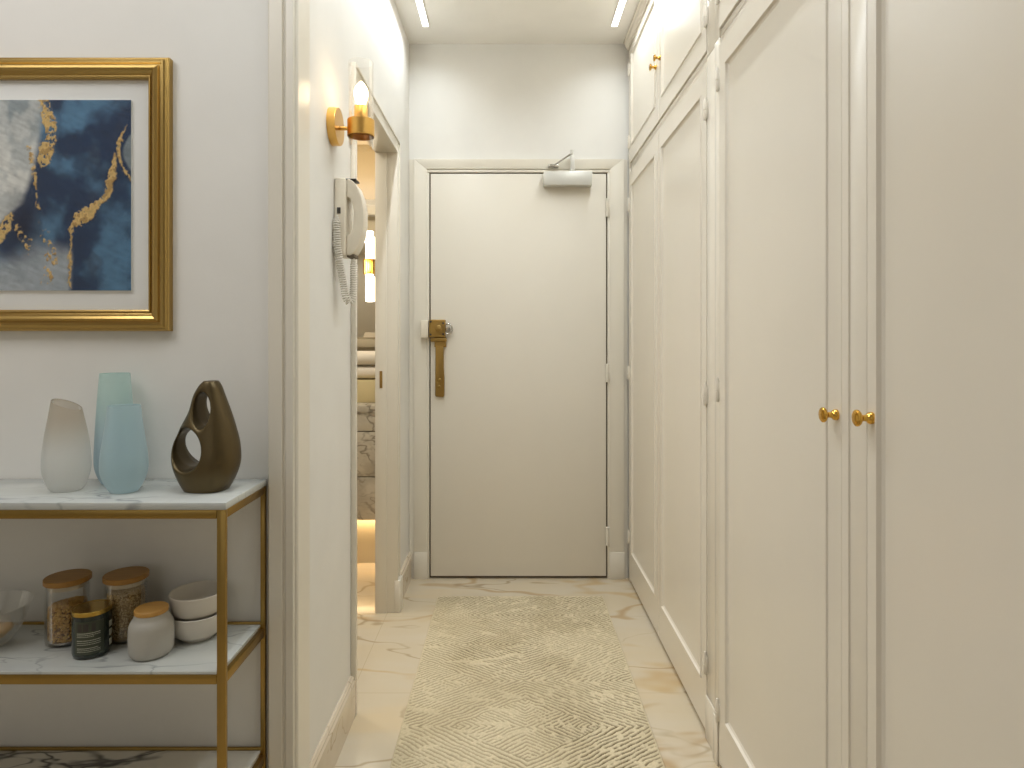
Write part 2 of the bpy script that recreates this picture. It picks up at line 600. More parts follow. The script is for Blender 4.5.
def grid_object(name, P, C, mat, parent=None, loc=(0, 0, 0), skirt=None):
    """a sheet of points P[i,j] with a pigment colour each (linear rgb)"""
    ni, nj = P.shape[:2]
    origin = np.array(ORIG[parent.name] if parent else loc)
    V = (P.reshape(-1, 3)-origin)
    a = np.arange(ni*nj).reshape(ni, nj)
    Fq = np.stack([a[:-1, :-1], a[1:, :-1], a[1:, 1:], a[:-1, 1:]], -1).reshape(-1, 4)
    me = bpy.data.meshes.new(name)
    me.from_pydata(V.tolist(), [], Fq.tolist())
    at = me.color_attributes.new('pigment', 'FLOAT_COLOR', 'POINT')
    cc = np.ones((ni*nj, 4), np.float32)
    cc[:, :3] = C.reshape(-1, 3)
    at.data.foreach_set('color', cc.ravel())
    for p in me.polygons:
        p.use_smooth = True
    me.materials.append(M[mat])
    o = bpy.data.objects.new(name, me)
    COL.objects.link(o)
    if parent:
        o.parent = parent
    else:
        o.location = origin
    ORIG[o.name] = Vector(origin)
    return o


mpX = lambda X: (lambda u, v, n: (X-n, u, v))          # faces the corridor from the right (toward -X)
mpXl = lambda X: (lambda u, v, n: (X+n, u, v))         # on the left wall (toward +X)
mpY = lambda Y: (lambda u, v, n: (u, Y-n, v))          # faces the camera (toward -Y)

# ---------------------------------------------------------------- the setting
H = 2.685            # ceiling
WL = -0.505          # corridor's left wall
YB = 3.22            # back wall
YF = 1.51            # wall with the picture
XR = 1.21            # wall behind the wardrobes
BX = -0.585           # bathroom side of the left wall
D0, D1, DH = 2.056, 2.806, 2.03   # bathroom doorway

struct('floor', B(-2.7, XR+0.1, -2.3, 4.1, -0.08, 0.0), 'floor', 'cream marble floor with tan veins running down the corridor', 'floor')
struct('ceiling', B(-2.7, XR+0.1, -2.3, 4.1, H, H+0.1), 'ceiling', 'flat off-white ceiling between the two light strips', 'ceiling')
struct('wall_back', B(-0.6, XR, YB, YB+0.12, 0, H), 'wall', 'white wall at the corridor end above the entrance door', 'wall')
struct('wall_right', B(XR, XR+0.1, -2.3, YB+0.12, 0, H), 'wall')
bm = bmesh.new()
box(bm, BX, WL, YF+0.12, D0-0.011, 0, H)
box(bm, BX, WL, D1+0.011, YB, 0, H)
box(bm, BX, WL, D0-0.011, D1+0.011, DH+0.001, H)
struct('wall_left', bm, 'wall', 'white corridor wall on the left carrying the lit sconce and intercom', 'wall')
struct('wall_alcove', B(-2.7, WL, YF, YF+0.12, 0, H), 'wall', 'pale grey wall facing the camera behind the framed picture', 'wall')
struct('wall_living_left', B(-2.7, -2.6, -2.3, YF, 0, H), 'wall')
struct('wall_living_rear', B(-2.6, XR, -2.3, -2.2, 0, H), 'wall')
struct('wall_bathroom_rear', B(-2.2, BX, 3.95, 4.05, 0, H), 'tile', 'beige tiled bathroom wall seen through the doorway', 'wall')
struct('wall_bathroom_left', B(-2.3, -2.2, YF+0.12, 4.05, 0, H), 'tile')
struct('ceiling_bathroom', B(-2.2, BX, YF+0.12, 3.95, 2.40, 2.44), 'ceiling', 'lowered bathroom ceiling lit by the warm cove', 'ceiling')
struct('trim_bathroom_cove', B(-2.2, BX, 3.6, 3.66, 1.955, 1.985, bev=0.002), 'trim', 'thin ledge hiding the warm cove light in the bathroom', 'ledge')
bm = bmesh.new()
box(bm, -2.2, BX, 3.66, 3.95, 1.955, 1.968)
struct('trim_bathroom_soffit', bm, 'trim')
# bathroom doorway lining and casing
bm = bmesh.new()
lin = 0.018
box(bm, BX-0.004, -0.489, D1-0.0, D1+0.012, 0, DH, bev=0.0015)
box(bm, BX-0.004, -0.489, D0-0.012, D0, 0, DH, bev=0.0015)
box(bm, BX-0.004, -0.489, D0, D1, DH-0.012, DH+0.0005, bev=0.0015)
box(bm, BX-0.003, -0.538, D1-0.006, D1+0.002, 0, DH-0.013, bev=0.001)
box(bm, BX-0.003, -0.538, D0-0.002, D0+0.006, 0, DH-0.013, bev=0.001)
for (n0, w) in ((0.012, 0.075), (0.017, 0.012)):
    # casing board and its raised outer bead
    o_ = 0.062
    if n0 == 0.012:
        box(bm, WL, WL+n0, D0-0.020, D0, 0, DH+0.05, bev=0.002)
        box(bm, WL, WL+n0, D1+0.01, D1+o_, 0, DH+0.05, bev=0.002)
        box(bm, WL, WL+n0, D0, D1+0.01, DH, DH+0.05, bev=0.002)
    else:
        box(bm, WL, WL+n0, D0-0.022, D0-0.012, 0, DH+0.052, bev=0.003)
        box(bm, WL, WL+n0, D1+o_-w, D1+o_+0.002, 0, DH+0.052, bev=0.003)
        box(bm, WL, WL+n0, D0-0.020, D1+o_, DH+0.04, DH+0.052, bev=0.003)
box(bm, WL, WL+0.026, D1-0.002, D1+0.066, 0, 0.14, bev=0.002)
t2 = struct('trim_2', bm, 'trim', 'cream moulded casing around the open bathroom doorway', 'door trim', smooth=True)
sp = obj('strike_plate', B(-0.568, -0.556, D1-0.009, D1-0.005, 0.985, 1.06, bev=0.001), 'brass_old', t2)
# casing of the opening into the corridor
bm = bmesh.new()
prof = [(-0.566, 0.0), (-0.566, 0.010), (-0.562, 0.014), (-0.532, 0.016), (-0.530, 0.010), (-0.526, 0.010), (-0.522, 0.016),
        (-0.505, 0.018), (-0.502, 0.013), (-0.498, 0.013), (-0.495, 0.010), (-0.495, -0.075), (-0.505, -0.075), (-0.505, 0.0)]
prism(bm, [(x, YF-n) for x, n in prof], lambda u, v, n: (u, v, n), 0.0, H)
struct('trim_3', bm, 'trim', 'cream vertical casing where the picture wall meets the corridor', 'trim', smooth=True)
# baseboards
def baseboard(y0, y1, nm, lab):
    p = [(0, 0), (0.015, 0), (0.015, 0.112), (0.011, 0.118), (0.011, 0.124), (0.006, 0.130), (0, 0.130)]
    b_ = bmesh.new()
    prism(b_, [(WL+a, z) for a, z in p], lambda u, v, n: (u, n, v), y0, y1)
    struct(nm, b_, 'base_marble', lab, 'baseboard')
baseboard(1.586, D0-0.0225, 'baseboard_left', 'marble baseboard below the intercom on the left wall')
baseboard(D1+0.067, YB, 'baseboard_far', 'short marble baseboard between bathroom casing and entrance door')

# ---------------------------------------------------------------- entrance door
bm = bmesh.new()
X0, X1, ZT = -0.402, 0.4905, 2.034
cy = 3.2
# outer back strip, main board, head with a groove under it, plinth blocks
box(bm, -0.503, -0.478, cy+0.008, YB, 0, 2.10)
prism(bm, [(-0.478, 0.133), (X0-0.012, 0.133), (X0-0.012, 2.050), (-0.478, 2.10)], mpY(cy), -0.019, 0.0, bev=0.0012)
box(bm, X0-0.012, X0, cy+0.004, YB, 0, ZT, bev=0.001)
box(bm, X1, X1+0.012, cy+0.004, YB, 0, ZT, bev=0.001)
prism(bm, [(X1+0.012, 0.133), (0.5725, 0.133), (0.5725, 2.10), (X1+0.012, 2.050)], mpY(cy), -0.019, 0.0, bev=0.0012)
box(bm, 0.5725, 0.592, cy+0.012, YB, 0, 2.10)
prism(bm, [(X0-0.012, 2.050), (X1+0.012, 2.050), (0.5725, 2.10), (-0.478, 2.10)], mpY(cy), -0.019, 0.0, bev=0.0012)
box(bm, X0-0.012, X1+0.012, cy+0.008, YB, 2.0445, 2.050)
box(bm, X0-0.012, X1+0.012, cy+0.001, YB, ZT, 2.0445, bev=0.001)
box(bm, -0.478, X0-0.010, cy-0.004, YB, 0, 0.133, bev=0.002)
box(bm, X1+0.010, 0.5745, cy-0.004, YB, 0, 0.133, bev=0.002)
struct('trim_1', bm, 'trim', 'cream casing framing the entrance door at the corridor end', 'door trim', smooth=True)

d1 = thing('door_1', 'plain cream entrance door with brass rim lock at the corridor end', 'door', (0.045, cy, 0), kind='structure')
obj('door_leaf', B(X0+0.0075, X1-0.0075, cy+0.002, cy+0.016, 0.014, ZT-0.0075, bev=0.0015), 'door', d1)
obj('rebate_shade', B(X0, X1, cy+0.0165, YB-0.0005, 0.002, ZT), 'shadow_gap', d1)  # dark backing, paints the shade in the gap round the leaf
for z in (1.855, 1.03, 0.215):
    hb = bmesh.new()
    lathe(hb, [(0.0065, -0.045), (0.0075, -0.044), (0.0075, -0.002), (0.006, -0.0015), (0.006, 0.0015), (0.0075, 0.002), (0.0075, 0.044), (0.005, 0.047)], (X1-0.003, cy-0.006, z), seg=16)
    box(hb, X1, X1+0.014, cy+0.0, cy+0.004, z-0.043, z+0.043, bev=0.0008)
    obj('hinge', hb, 'trim', d1)
# rim lock
rl = obj('rim_lock', B(-0.398, -0.318, cy-0.035, cy+0.001, 1.208, 1.296, bev=0.003), 'brass_old', d1)
rl['label'] = 'aged brass rim lock body'
k = obj('lock_keeper', B(-0.442, -0.4025, cy-0.030, cy+0.0, 1.206, 1.292, bev=0.004), 'plastic', d1)
k['label'] = 'cream lock keeper on the frame'
b_ = bmesh.new()
lathe(b_, [(0.017, 0), (0.017, 0.004), (0.013, 0.006), (0.0, 0.006)], (-0.352, cy-0.035, 1.252), (0, -1, 0), 24)
box(b_, -0.366, -0.338, cy-0.047, cy-0.040, 1.248, 1.256, bev=0.001)
rect_stack(b_, [(-0.384, -0.322, 1.214, 1.218, 0.0345), (-0.384, -0.322, 1.214, 1.218, 0.037)], mpY(cy))
rect_stack(b_, [(-0.384, -0.322, 1.284, 1.288, 0.0345), (-0.384, -0.322, 1.284, 1.288, 0.037)], mpY(cy))
obj('thumb_turn', b_, 'brass_old', rl)
b_ = bmesh.new()
for sx, sz in ((-0.39, 1.286), (-0.39, 1.222), (-0.328, 1.278), (-0.328, 1.224)):
    lathe(b_, [(0.005, 0), (0.005, 0.002), (0.002, 0.003), (0, 0.003)], (sx, cy-0.035, sz), (0, -1, 0), 12)
obj('screw', b_, 'dark_plastic', rl)
b_ = bmesh.new()
ang = [2*PI*i/24 for i in range(25)]
tube(b_, [(-0.306+0.022*math.cos(a), cy-0.020, 1.250+0.026*math.sin(a)) for a in ang], 0.004, 8, cap=False)
lathe(b_, [(0.013, 0), (0.013, 0.006), (0.0, 0.008)], (-0.306, cy-0.014, 1.248), (0, -1, 0), 20)
obj('key_ring', b_, 'steel', rl)['label'] = 'small steel ring hanging beside the lock'
b_ = bmesh.new()
rect_stack(b_, [(-0.374, -0.316, 1.160, 1.208, 0.0), (-0.374, -0.316, 1.160, 1.208, 0.012), (-0.369, -0.321, 1.165, 1.203, 0.017)], mpY(cy))
box(b_, -0.392, -0.312, cy-0.028, cy, 1.186, 1.206, bev=0.005)
obj('lock_cover', b_, 'brass_old', d1)
pv = obj('pull_plate', prism(bmesh.new(), [(-0.371, 0.920), (-0.366, 0.912), (-0.331, 0.910), (-0.325, 0.916), (-0.324, 1.00), (-0.328, 1.06), (-0.328, 1.165), (-0.369, 1.165), (-0.370, 1.05)], mpY(cy), -0.001, 0.016, bev=0.004), 'brass_old', d1)
b_ = bmesh.new()
lathe(b_, [(0.010, 0), (0.010, 0.005), (0.006, 0.008), (0.0, 0.008)], (-0.349, cy-0.016, 0.995), (0, -1, 0), 20)
lathe(b_, [(0.008, 0), (0.008, 0.004), (0.004, 0.006), (0.0, 0.006)], (-0.350, cy-0.016, 0.962), (0, -1, 0), 20)
obj('key_cylinder', b_, 'brass', pv)
# door closer
dc = obj('door_closer', B(0.168, 0.408, cy-0.052, cy+0.0015, 1.958, 2.026, bev=0.004), 'closer', d1)
dc['label'] = 'silver overhead door closer'
b_ = bmesh.new()
lathe(b_, [(0.016, 0), (0.016, 0.012), (0.010, 0.014)], (0.312, cy-0.028, 2.026), (0, 0, 1), 20)
ap = [(0.312, cy-0.028, 2.036), (0.318, cy-0.055, 2.10), (0.310, cy-0.062, 2.118)]
prism(b_, [(0.300, 2.034), (0.324, 2.034), (0.322, 2.09), (0.316, 2.122), (0.300, 2.122), (0.302, 2.08)], mpY(cy-0.03), 0.0, 0.008, bev=0.002)
lathe(b_, [(0.009, 0), (0.009, 0.022), (0.0, 0.023)], (0.308, cy-0.034, 2.112), (0, 0, 1), 16)
obj('closer_arm', b_, 'closer', dc)
b_ = bmesh.new()
tube(b_, [(0.308, cy-0.034, 2.118), (0.222, cy-0.020, 2.063)], 0.0045, 10)
obj('closer_rod', b_, 'steel', dc)
obj('closer_shoe', B(0.193, 0.244, cy-0.022, cy+0.0005, 2.052, 2.070, bev=0.003), 'steel', dc)

# ---------------------------------------------------------------- built-in wardrobes
def panel_door(name, parent, X, y0, y1, z0, z1, py0, py1, pz0, pz1):
    g = 0.003
    y0 += g; y1 -= g; z0 += g; z1 -= g
    b = bmesh.new()
    rect_stack(b, [(y0, y1, z0, z1, -0.016), (y0, y1, z0, z1, -0.001), (y0+0.001, y1-0.001, z0+0.001, z1-0.001, 0.0),
                   (py0-0.003, py1+0.003, pz0-0.003, pz1+0.003, 0.0), (py0-0.001, py1+0.001, pz0-0.001, pz1+0.001, 0.0035), (py0+0.003, py1-0.003, pz0+0.003, pz1-0.003, 0.0035),
                   (py0+0.006, py1-0.006, pz0+0.006, pz1-0.006, -0.003), (py0+0.012, py1-0.012, pz0+0.012, pz1-0.012, -0.006)], mpX(X))
    return obj(name, b, 'joinery', parent, smooth=False)


def butt_hinge(parent, X, y, z, h=0.05):
    b = bmesh.new()
    lathe(b, [(0.003, -h/2-0.006), (0.0055, -h/2), (0.0055, -0.0015), (0.004, -0.001), (0.004, 0.001), (0.0055, 0.0015), (0.0055, h/2), (0.003, h/2+0.012)], (X-0.0045, y, z), seg=14)
    box(b, X-0.0018, X+0.0005, y-0.010, y+0.010, z-h/2, z+h/2, bev=0.0005)
    return obj('hinge', b, 'joinery', parent)


def knob(parent, X, y, z, s=1.0):
    pr = [(0.010, 0), (0.010, 0.003), (0.0095, 0.006), (0.0085, 0.008), (0.006, 0.011), (0.005, 0.016), (0.0055, 0.020), (0.0075, 0.023),
          (0.0125, 0.026), (0.0138, 0.0285), (0.0135, 0.031), (0.0115, 0.0325), (0.0105, 0.0325), (0.007, 0.034), (0.0, 0.0345)]
    return obj('knob', L([(r*s, h*s*0.84) for r, h in pr], (X, y, z), (-1, 0, 0), 28), 'gold', parent)


def frame(parent, X, parts, name='face_frame'):
    b = bmesh.new()
    for (y0, y1, z0, z1) in parts:
        back = 0.0045 if (y1-y0) > 0.3 and z1-z0 < 0.05 and z0 < 2.5 else 0.0      # the rails between the doors sit a little behind
        box(b, X+back, X+0.02, y0, y1, z0, z1, bev=0.0012)
    return obj(name, b, 'joinery', parent)


def carcass(parent, X, y0, y1, z0, z1):
    b = bmesh.new()
    rect_stack(b, [(y0, y1, z0, z1, -(XR-0.001-X)), (y0, y1, z0, z1, -0.0205)], mpX(X))
    return obj('carcass', b, 'shadow_gap', parent)


ZD, ZU0, ZU1 = 2.026, 2.067, 2.632
XF, XN = 0.595, 0.588
GW, GU = 'built-in wardrobes along the right wall', 'overhead cupboards above the wardrobes'
w = thing('wardrobe', 'far cream built-in wardrobe with two recessed-panel doors beside the entrance door', 'wardrobe', (0.9, 2.53, 0), GW)
carcass(w, XF, 1.836, 3.199, 0.0, 2.046)
frame(w, XF, [(3.165, 3.199, 0, 2.046), (1.836, 1.930, 0, 2.046), (1.930, 3.165, ZD, 2.046)])
dA = panel_door('door', w, XF-0.001, 2.547, 3.165, 0.012, ZD, 2.612, 3.112, 0.154, 1.952)
dB = panel_door('door', w, XF-0.001, 1.930, 2.547, 0.012, ZD, 1.982, 2.497, 0.154, 1.952)
for z in (1.86, 1.03, 0.22):
    butt_hinge(dA, XF-0.001, 3.165, z)
    butt_hinge(dB, XF-0.001, 1.930, z+(0.03 if z > 1.5 else 0))
obj('plinth_block', B(XF-0.006, XF, 1.838, 1.928, 0.0, 0.13, bev=0.003), 'joinery', w)
w = thing('wardrobe', 'near cream built-in wardrobe with two large doors and paired gold knobs', 'wardrobe', (0.9, 1.1, 0), GW)
carcass(w, XN, 0.331, 1.835, 0.0, 2.046)
frame(w, XN, [(1.795, 1.835, 0, 2.046), (1.054, 1.128, 0, 2.046), (0.331, 0.39, 0, 2.046), (0.39, 1.054, ZD, 2.046), (1.128, 1.795, ZD, 2.046)])
dC = panel_door('door', w, XN-0.001, 1.128, 1.795, 0.012, ZD, 1.1825, 1.738, 0.154, 1.952)
dD = panel_door('door', w, XN-0.001, 0.390, 1.054, 0.012, ZD, 0.440, 1.0215, 0.154, 1.952)
obj('bead', prism(bmesh.new(), [(1.104, 0), (1.1275, 0), (1.1265, 0.003), (1.105, 0.003)], lambda u, v, n: (XN-v, u, n), 0.0, ZD), 'joinery', w, smooth=False)
for z in (1.925, 1.055, 0.155):
    butt_hinge(dC, XN-0.001, 1.795, z)
knob(dC, XN-0.001, 1.148, 1.064)
knob(dD, XN-0.001, 1.036, 1.072)
obj('plinth_block', B(XN-0.006, XN, 1.797, 1.835, 0.0, 0.13, bev=0.003), 'joinery', w)

u = thing('overhead_cupboard', 'far overhead cupboard with two small doors and brass knobs up by the ceiling', 'cupboard', (0.9, 2.53, 2.047), GU)
carcass(u, XF, 1.836, 3.199, 2.047, H-0.002)
frame(u, XF, [(3.165, 3.199, 2.047, H-0.001), (1.836, 1.930, 2.047, H-0.001), (1.930, 3.165, 2.047, ZU0), (1.930, 3.165, ZU1, H-0.001)])
eA = panel_door('door', u, XF-0.001, 2.547, 3.165, ZU0, ZU1, 2.612, 3.112, 2.148, 2.592)
eB = panel_door('door', u, XF-0.001, 1.930, 2.547, ZU0, ZU1, 1.982, 2.497, 2.148, 2.592)
for z in (2.53, 2.17):
    butt_hinge(eA, XF-0.001, 3.165, z)
    butt_hinge(eB, XF-0.001, 1.930, z)
knob(eA, XF-0.001, 2.59, 2.30)
knob(eB, XF-0.001, 2.515, 2.305)
cp = [(0, 2.640), (0.006, 2.640), (0.008, 2.650), (0.016, 2.660), (0.020, 2.672), (0.026, 2.676), (0.026, H-0.001), (0, H-0.001)]
obj('cornice', prism(bmesh.new(), cp, lambda u_, v_, n_: (XF-u_, n_, v_), 1.836, 3.199), 'joinery', u, smooth=False)
u = thing('overhead_cupboard', 'near overhead cupboard above the large wardrobe doors, mostly cut by the picture top', 'cupboard', (0.9, 1.1, 2.047), GU)
carcass(u, XN, 0.331, 1.835, 2.047, H-0.002)
frame(u, XN, [(1.795, 1.835, 2.047, H-0.001), (1.054, 1.128, 2.047, H-0.001), (0.331, 0.39, 2.047, H-0.001),
              (0.39, 1.054, 2.047, ZU0), (1.128, 1.795, 2.047, ZU0), (0.39, 1.054, ZU1, H-0.001), (1.128, 1.795, ZU1, H-0.001)])
eC = panel_door('door', u, XN-0.001, 1.128, 1.795, ZU0, ZU1, 1.1825, 1.738, 2.148, 2.592)
eD = panel_door('door', u, XN-0.001, 0.390, 1.054, ZU0, ZU1, 0.440, 1.0215, 2.148, 2.592)
for z in (2.53, 2.17):
    butt_hinge(eC, XN-0.001, 1.795, z)
knob(eC, XN-0.001, 1.148, 2.30)
knob(eD, XN-0.001, 1.036, 2.30)
obj('cornice', prism(bmesh.new(), cp, lambda u_, v_, n_: (XN-u_, n_, v_), 0.331, 1.835), 'joinery', u, smooth=False)

# ---------------------------------------------------------------- ceiling strip lights
for i, sx in enumerate(STRIP_X):
    t = thing('strip_light', ('lit linear ceiling strip above the left corridor wall', 'lit linear ceiling strip along the overhead cupboards')[i], 'ceiling light', (sx, 2.0, H), 'linear ceiling strips')
    b = bmesh.new()
    y0, y1 = STRIP_Y
    for (a0, a1, c0, c1) in ((sx-0.017, sx-0.014, y0-0.003, y1+0.003), (sx+0.014, sx+0.017, y0-0.003, y1+0.003), (sx-0.014, sx+0.014, y1, y1+0.003), (sx-0.014, sx+0.014, y0-0.003, y0)):
        box(b, a0, a1, c0, c1, H-0.006, H-0.0002)
    obj('channel', b, 'ceiling', t)
    obj('diffuser', B(sx-0.0138, sx+0.0138, y0, y1, H-0.005, H-0.0005), 'strip', t)

# ---------------------------------------------------------------- rug
RX0, RX1, RY0, RY1 = -0.335, 0.435, 0.97, 2.965
RC, RW = (RX0+RX1)/2, (RX1-RX0)/2
ni, nj = 300, 760
gx, gy = np.meshgrid(np.linspace(RX0, RX1, ni), np.linspace(RY0, RY1, nj), indexing='ij')
x = gx-RC+0.010*(fbm(gx*7, gy*7, 3, 3)-0.5)
yy = gy+0.010*(fbm(gx*7, gy*7, 3, 9)-0.5)
a = np.abs(x)/RW
per = 0.53
ph = (yy-2.23)/per
bdist = np.abs(ph-np.round(ph))*2                  # 0 at a crossing, 1 in a diamond's middle
s = (a-bdist)*0.36
sgn = np.sign(s)
wob = 0.55*(noise2(gx*26, gy*26, 5)-0.5)+0.22*(noise2(gx*80, gy*80, 6)-0.5)
lines = 0.5+0.5*np.cos(2*PI*(s/0.0235+wob))
# second direction inside the side triangles and diamond hearts
s2 = (a+bdist)*0.36
lines2 = 0.5+0.5*np.cos(2*PI*(s2/0.0215+wob))
zone = sstep(0.42, 0.58, fbm(gx*5+11, gy*5, 2, 21))
hatch = np.where(np.abs(s) < 0.15, lines, lines*(1-zone)+lines2*zone)
dash = sstep(0.16, 0.34, noise2(gx*55+s*30, gy*55, 8))
worn = 0.5+0.5*sstep(0.30, 0.62, fbm(gx*3.2, gy*3.2, 3, 31))
groove = sstep(0.52, 0.92, hatch)*dash*worn
fine = noise2(gx*330, gy*330, 2)
fib = fbm(gx*120, gy*120, 2, 14)
hgt = 0.0105-0.0045*groove+0.0012*(fine-0.5)+0.0012*(fib-0.5)
edge = np.minimum(np.minimum(gx-RX0, RX1-gx), np.minimum(gy-RY0, RY1-gy))
bind = sstep(0.008, 0.004, edge)
groove = groove*(1-bind)
hgt = hgt*(1-bind)+0.0095*bind
hgt = np.where(edge < 0.0012, 0.0005, hgt)
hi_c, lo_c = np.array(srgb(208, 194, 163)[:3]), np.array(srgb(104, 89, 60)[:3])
tint = np.array(srgb(190, 175, 143)[:3])
mott = sstep(0.35, 0.7, fbm(gx*6, gy*6, 3, 40))[..., None]
Cc = (hi_c*(1-0.6*mott)+tint*0.6*mott)*(0.86+0.28*fine[..., None])
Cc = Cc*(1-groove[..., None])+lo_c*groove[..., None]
M['rug'] = vcol('rug_pile', 0.95, 0.3, 700, 0.1)
rug = grid_object('rug', np.stack([gx, gy, hgt], -1), Cc, 'rug', None, (RC, (RY0+RY1)/2, 0))
tag(rug, 'long beige runner rug with carved diamond lines on the marble floor', 'rug')

# ---------------------------------------------------------------- console table
CX0, CX1, CY0, CY1 = -1.76, -0.571, 1.287, 1.506
LG = 0.0182
con = thing('console_table', 'gold framed console table with marble top and shelves under the picture', 'table', ((CX0+CX1)/2, (CY0+CY1)/2, 0))
for lx, ly, lw, ld in ((CX0, CY0, 0.018, 0.010), (CX1-0.018, CY0, 0.018, 0.010), (CX0, CY1-0.012, 0.011, 0.012), (CX1-0.011, CY1-0.012, 0.011, 0.012)):
    obj('leg', B(lx, lx+lw, ly, ly+ld, 0, 0.856, bev=0.0012), 'brass', con)
for nm, z0, z1 in (('top_rail', 0.838, 0.856), ('shelf_rail', 0.505, 0.5245), ('bottom_rail', 0.210, 0.230)):
    b = bmesh.new()
    box(b, CX0+LG, CX1-LG, CY0, CY0+0.010, z0, z1, bev=0.001)
    rz = 0.0 if nm == 'top_rail' else 0.0115
    box(b, CX0+0.0112, CX1-0.0112, CY1-0.006, CY1-0.0005, z0+rz, z1+rz, bev=0.001)
    box(b, CX0+0.001, CX0+0.012, CY0+0.0102, CY1-0.0122, z0, z1, bev=0.001)
    box(b, CX1-0.012, CX1-0.001, CY0+0.0102, CY1-0.0122, z0, z1, bev=0.001)
    obj(nm, b, 'brass', con)
obj('tabletop', B(CX0-0.001, CX1+0.001, CY0-0.001, CY1+0.001, 0.8562, 0.871, bev=0.0015), 'carrara', con)
notched = [(CX0+0.0186, CY0+0.0006), (CX1-0.0186, CY0+0.0006), (CX1-0.0186, CY0+0.0108), (CX1-0.0125, CY0+0.0108), (CX1-0.0125, CY1-0.0065),
           (CX0+0.0125, CY1-0.0065), (CX0+0.0125, CY0+0.0108), (CX0+0.0186, CY0+0.0108)]
obj('shelf', prism(bmesh.new(), notched, lambda u, v, n: (u, v, n), 0.5248, 0.531, bev=0.0008), 'carrara', con, smooth=False)
obj('lower_shelf', prism(bmesh.new(), notched, lambda u, v, n: (u, v, n), 0.2302, 0.2360, bev=0.0008), 'calacatta', con, smooth=False)

# ---------------------------------------------------------------- vases
ZTOP = 0.8712
def vase(loc, prof, mat, label, tilt=0.0, seg=56):
    cx, cy_, z = loc
    th = 0.0014
    prof = [(p.x, p.y) for p in spline([(r, h, 0) for r, h in prof], 7)]
    top = prof[-1][1]
    def ring(r, h):
        out = []
        for i in range(seg):
            an = 2*PI*i/seg
            dz = -tilt*math.cos(an)*(max(0, h/top)**6)*r
            out.append((cx+r*math.cos(an), cy_+r*math.sin(an), z+h+dz))
        return out
    loops = [ring(0.002, 0.0005)]+[ring(r, h) for r, h in prof]
    rt, ht = prof[-1]
    loops += [ring(rt-th*0.5, ht+th*0.5), ring(rt-th, ht), ring(rt-th*1.0, ht-0.002)]
    b = rings(bmesh.new(), loops, True, True, False)
    return tag(obj('vase', b, mat, None, loc), label, 'vase', 'frosted glass vases on the console')

M['glass_smoke'] = frosted('smoke_glass', srgb(244, 244, 240), srgb(214, 202, 184), 0.07, 0.165, 0.46)
M['glass_teal'] = frosted('teal_glass', srgb(200, 222, 232), srgb(212, 236, 232), 0.08, 0.21, 0.46)
M['glass_blue'] = frosted('blue_glass', srgb(216, 236, 240), srgb(208, 230, 236), 0.03, 0.16, 0.44)
vase((-0.966, 1.396, ZTOP), [(0.024, 0.0), (0.030, 0.002), (0.0395, 0.020), (0.0455, 0.046), (0.0452, 0.075), (0.041, 0.115), (0.034, 0.155), (0.0285, 0.186)],
     'glass_smoke', 'short smoky grey frosted vase with a slanted rim, leftmost on the marble top', tilt=0.42)
vase((-0.9035, 1.4655, ZTOP), [(0.022, 0.0), (0.0275, 0.002), (0.035, 0.018), (0.041, 0.042), (0.041, 0.078), (0.0385, 0.130), (0.035, 0.190), (0.0305, 0.250)],
     'glass_teal', 'tallest teal frosted vase standing behind the blue one')
vase((-0.832, 1.382, ZTOP), [(0.022, 0.0), (0.0275, 0.002), (0.038, 0.020), (0.0455, 0.046), (0.045, 0.078), (0.040, 0.115), (0.035, 0.150), (0.0315, 0.185)],
     'glass_blue', 'short light blue frosted vase with a level rim, in front of the tall one')

# ---------------------------------------------------------------- bronze sculpture
def smooth_table(ks, vs, t):
    sp = spline([(k_, v_, 0) for k_, v_ in zip(ks, vs)], 16)
    return np.interp(t, [p_.x for p_ in sp], [p_.y for p_ in sp])


def sculpt(u, v, w):
    t = np.clip(w/0.238, 0, 1.0)
    ks = [0.0, 0.10, 0.25, 0.42, 0.58, 0.72, 0.86, 0.95, 1.0]
    left = smooth_table(ks, [-0.046, -0.060, -0.073, -0.072, -0.054, -0.037, -0.028, -0.016, -0.004], t)
    right = smooth_table(ks, [0.042, 0.056, 0.068, 0.067, 0.058, 0.048, 0.036, 0.028, 0.020], t)
    dep = smooth_table(ks, [0.040, 0.047, 0.052, 0.050, 0.043, 0.035, 0.028, 0.023, 0.018], t)
    c = (left+right)/2; aa = (right-left)/2
    q = (np.abs((u-c)/aa)**2.5+np.abs(v/dep)**2.5)**(1/2.5)
    f = (q-1)*np.minimum(aa, dep)*0.9
    f = np.maximum(f, np.maximum(-w, w-0.238))
    def hole(u0, w0, ru, rw, tilt):
        du = (u-u0)*math.cos(tilt)+(w-w0)*math.sin(tilt)
        dw = -(u-u0)*math.sin(tilt)+(w-w0)*math.cos(tilt)
        flare = 1.0+5.0*np.clip(np.abs(v)-0.015, 0, 1)
        return (1-np.sqrt((du/(ru*flare))**2+(dw/(rw*flare))**2))*min(ru, rw)
    k = 0.005
    for hh in (hole(-0.028, 0.093, 0.036, 0.041, 0.25), hole(0.003, 0.177, 0.019, 0.036, 0.10)):
        h_ = np.clip(0.5-0.5*(f-hh)/k, 0, 1)
        f = f*(1-h_)+hh*h_+k*h_*(1-h_)
    return f
V, Q = surface_nets(sculpt, (-0.088, -0.066, -0.012), (0.088, 0.066, 0.252), (82, 62, 122))
SL = (-0.660, 1.40, ZTOP)
zmin = V[:, 2].min()
yaw = -0.13
b = bmesh.new()
vs = [b.verts.new((SL[0]+p[0]*math.cos(yaw)-p[1]*math.sin(yaw), SL[1]+p[0]*math.sin(yaw)+p[1]*math.cos(yaw), SL[2]+p[2]-zmin)) for p in V]
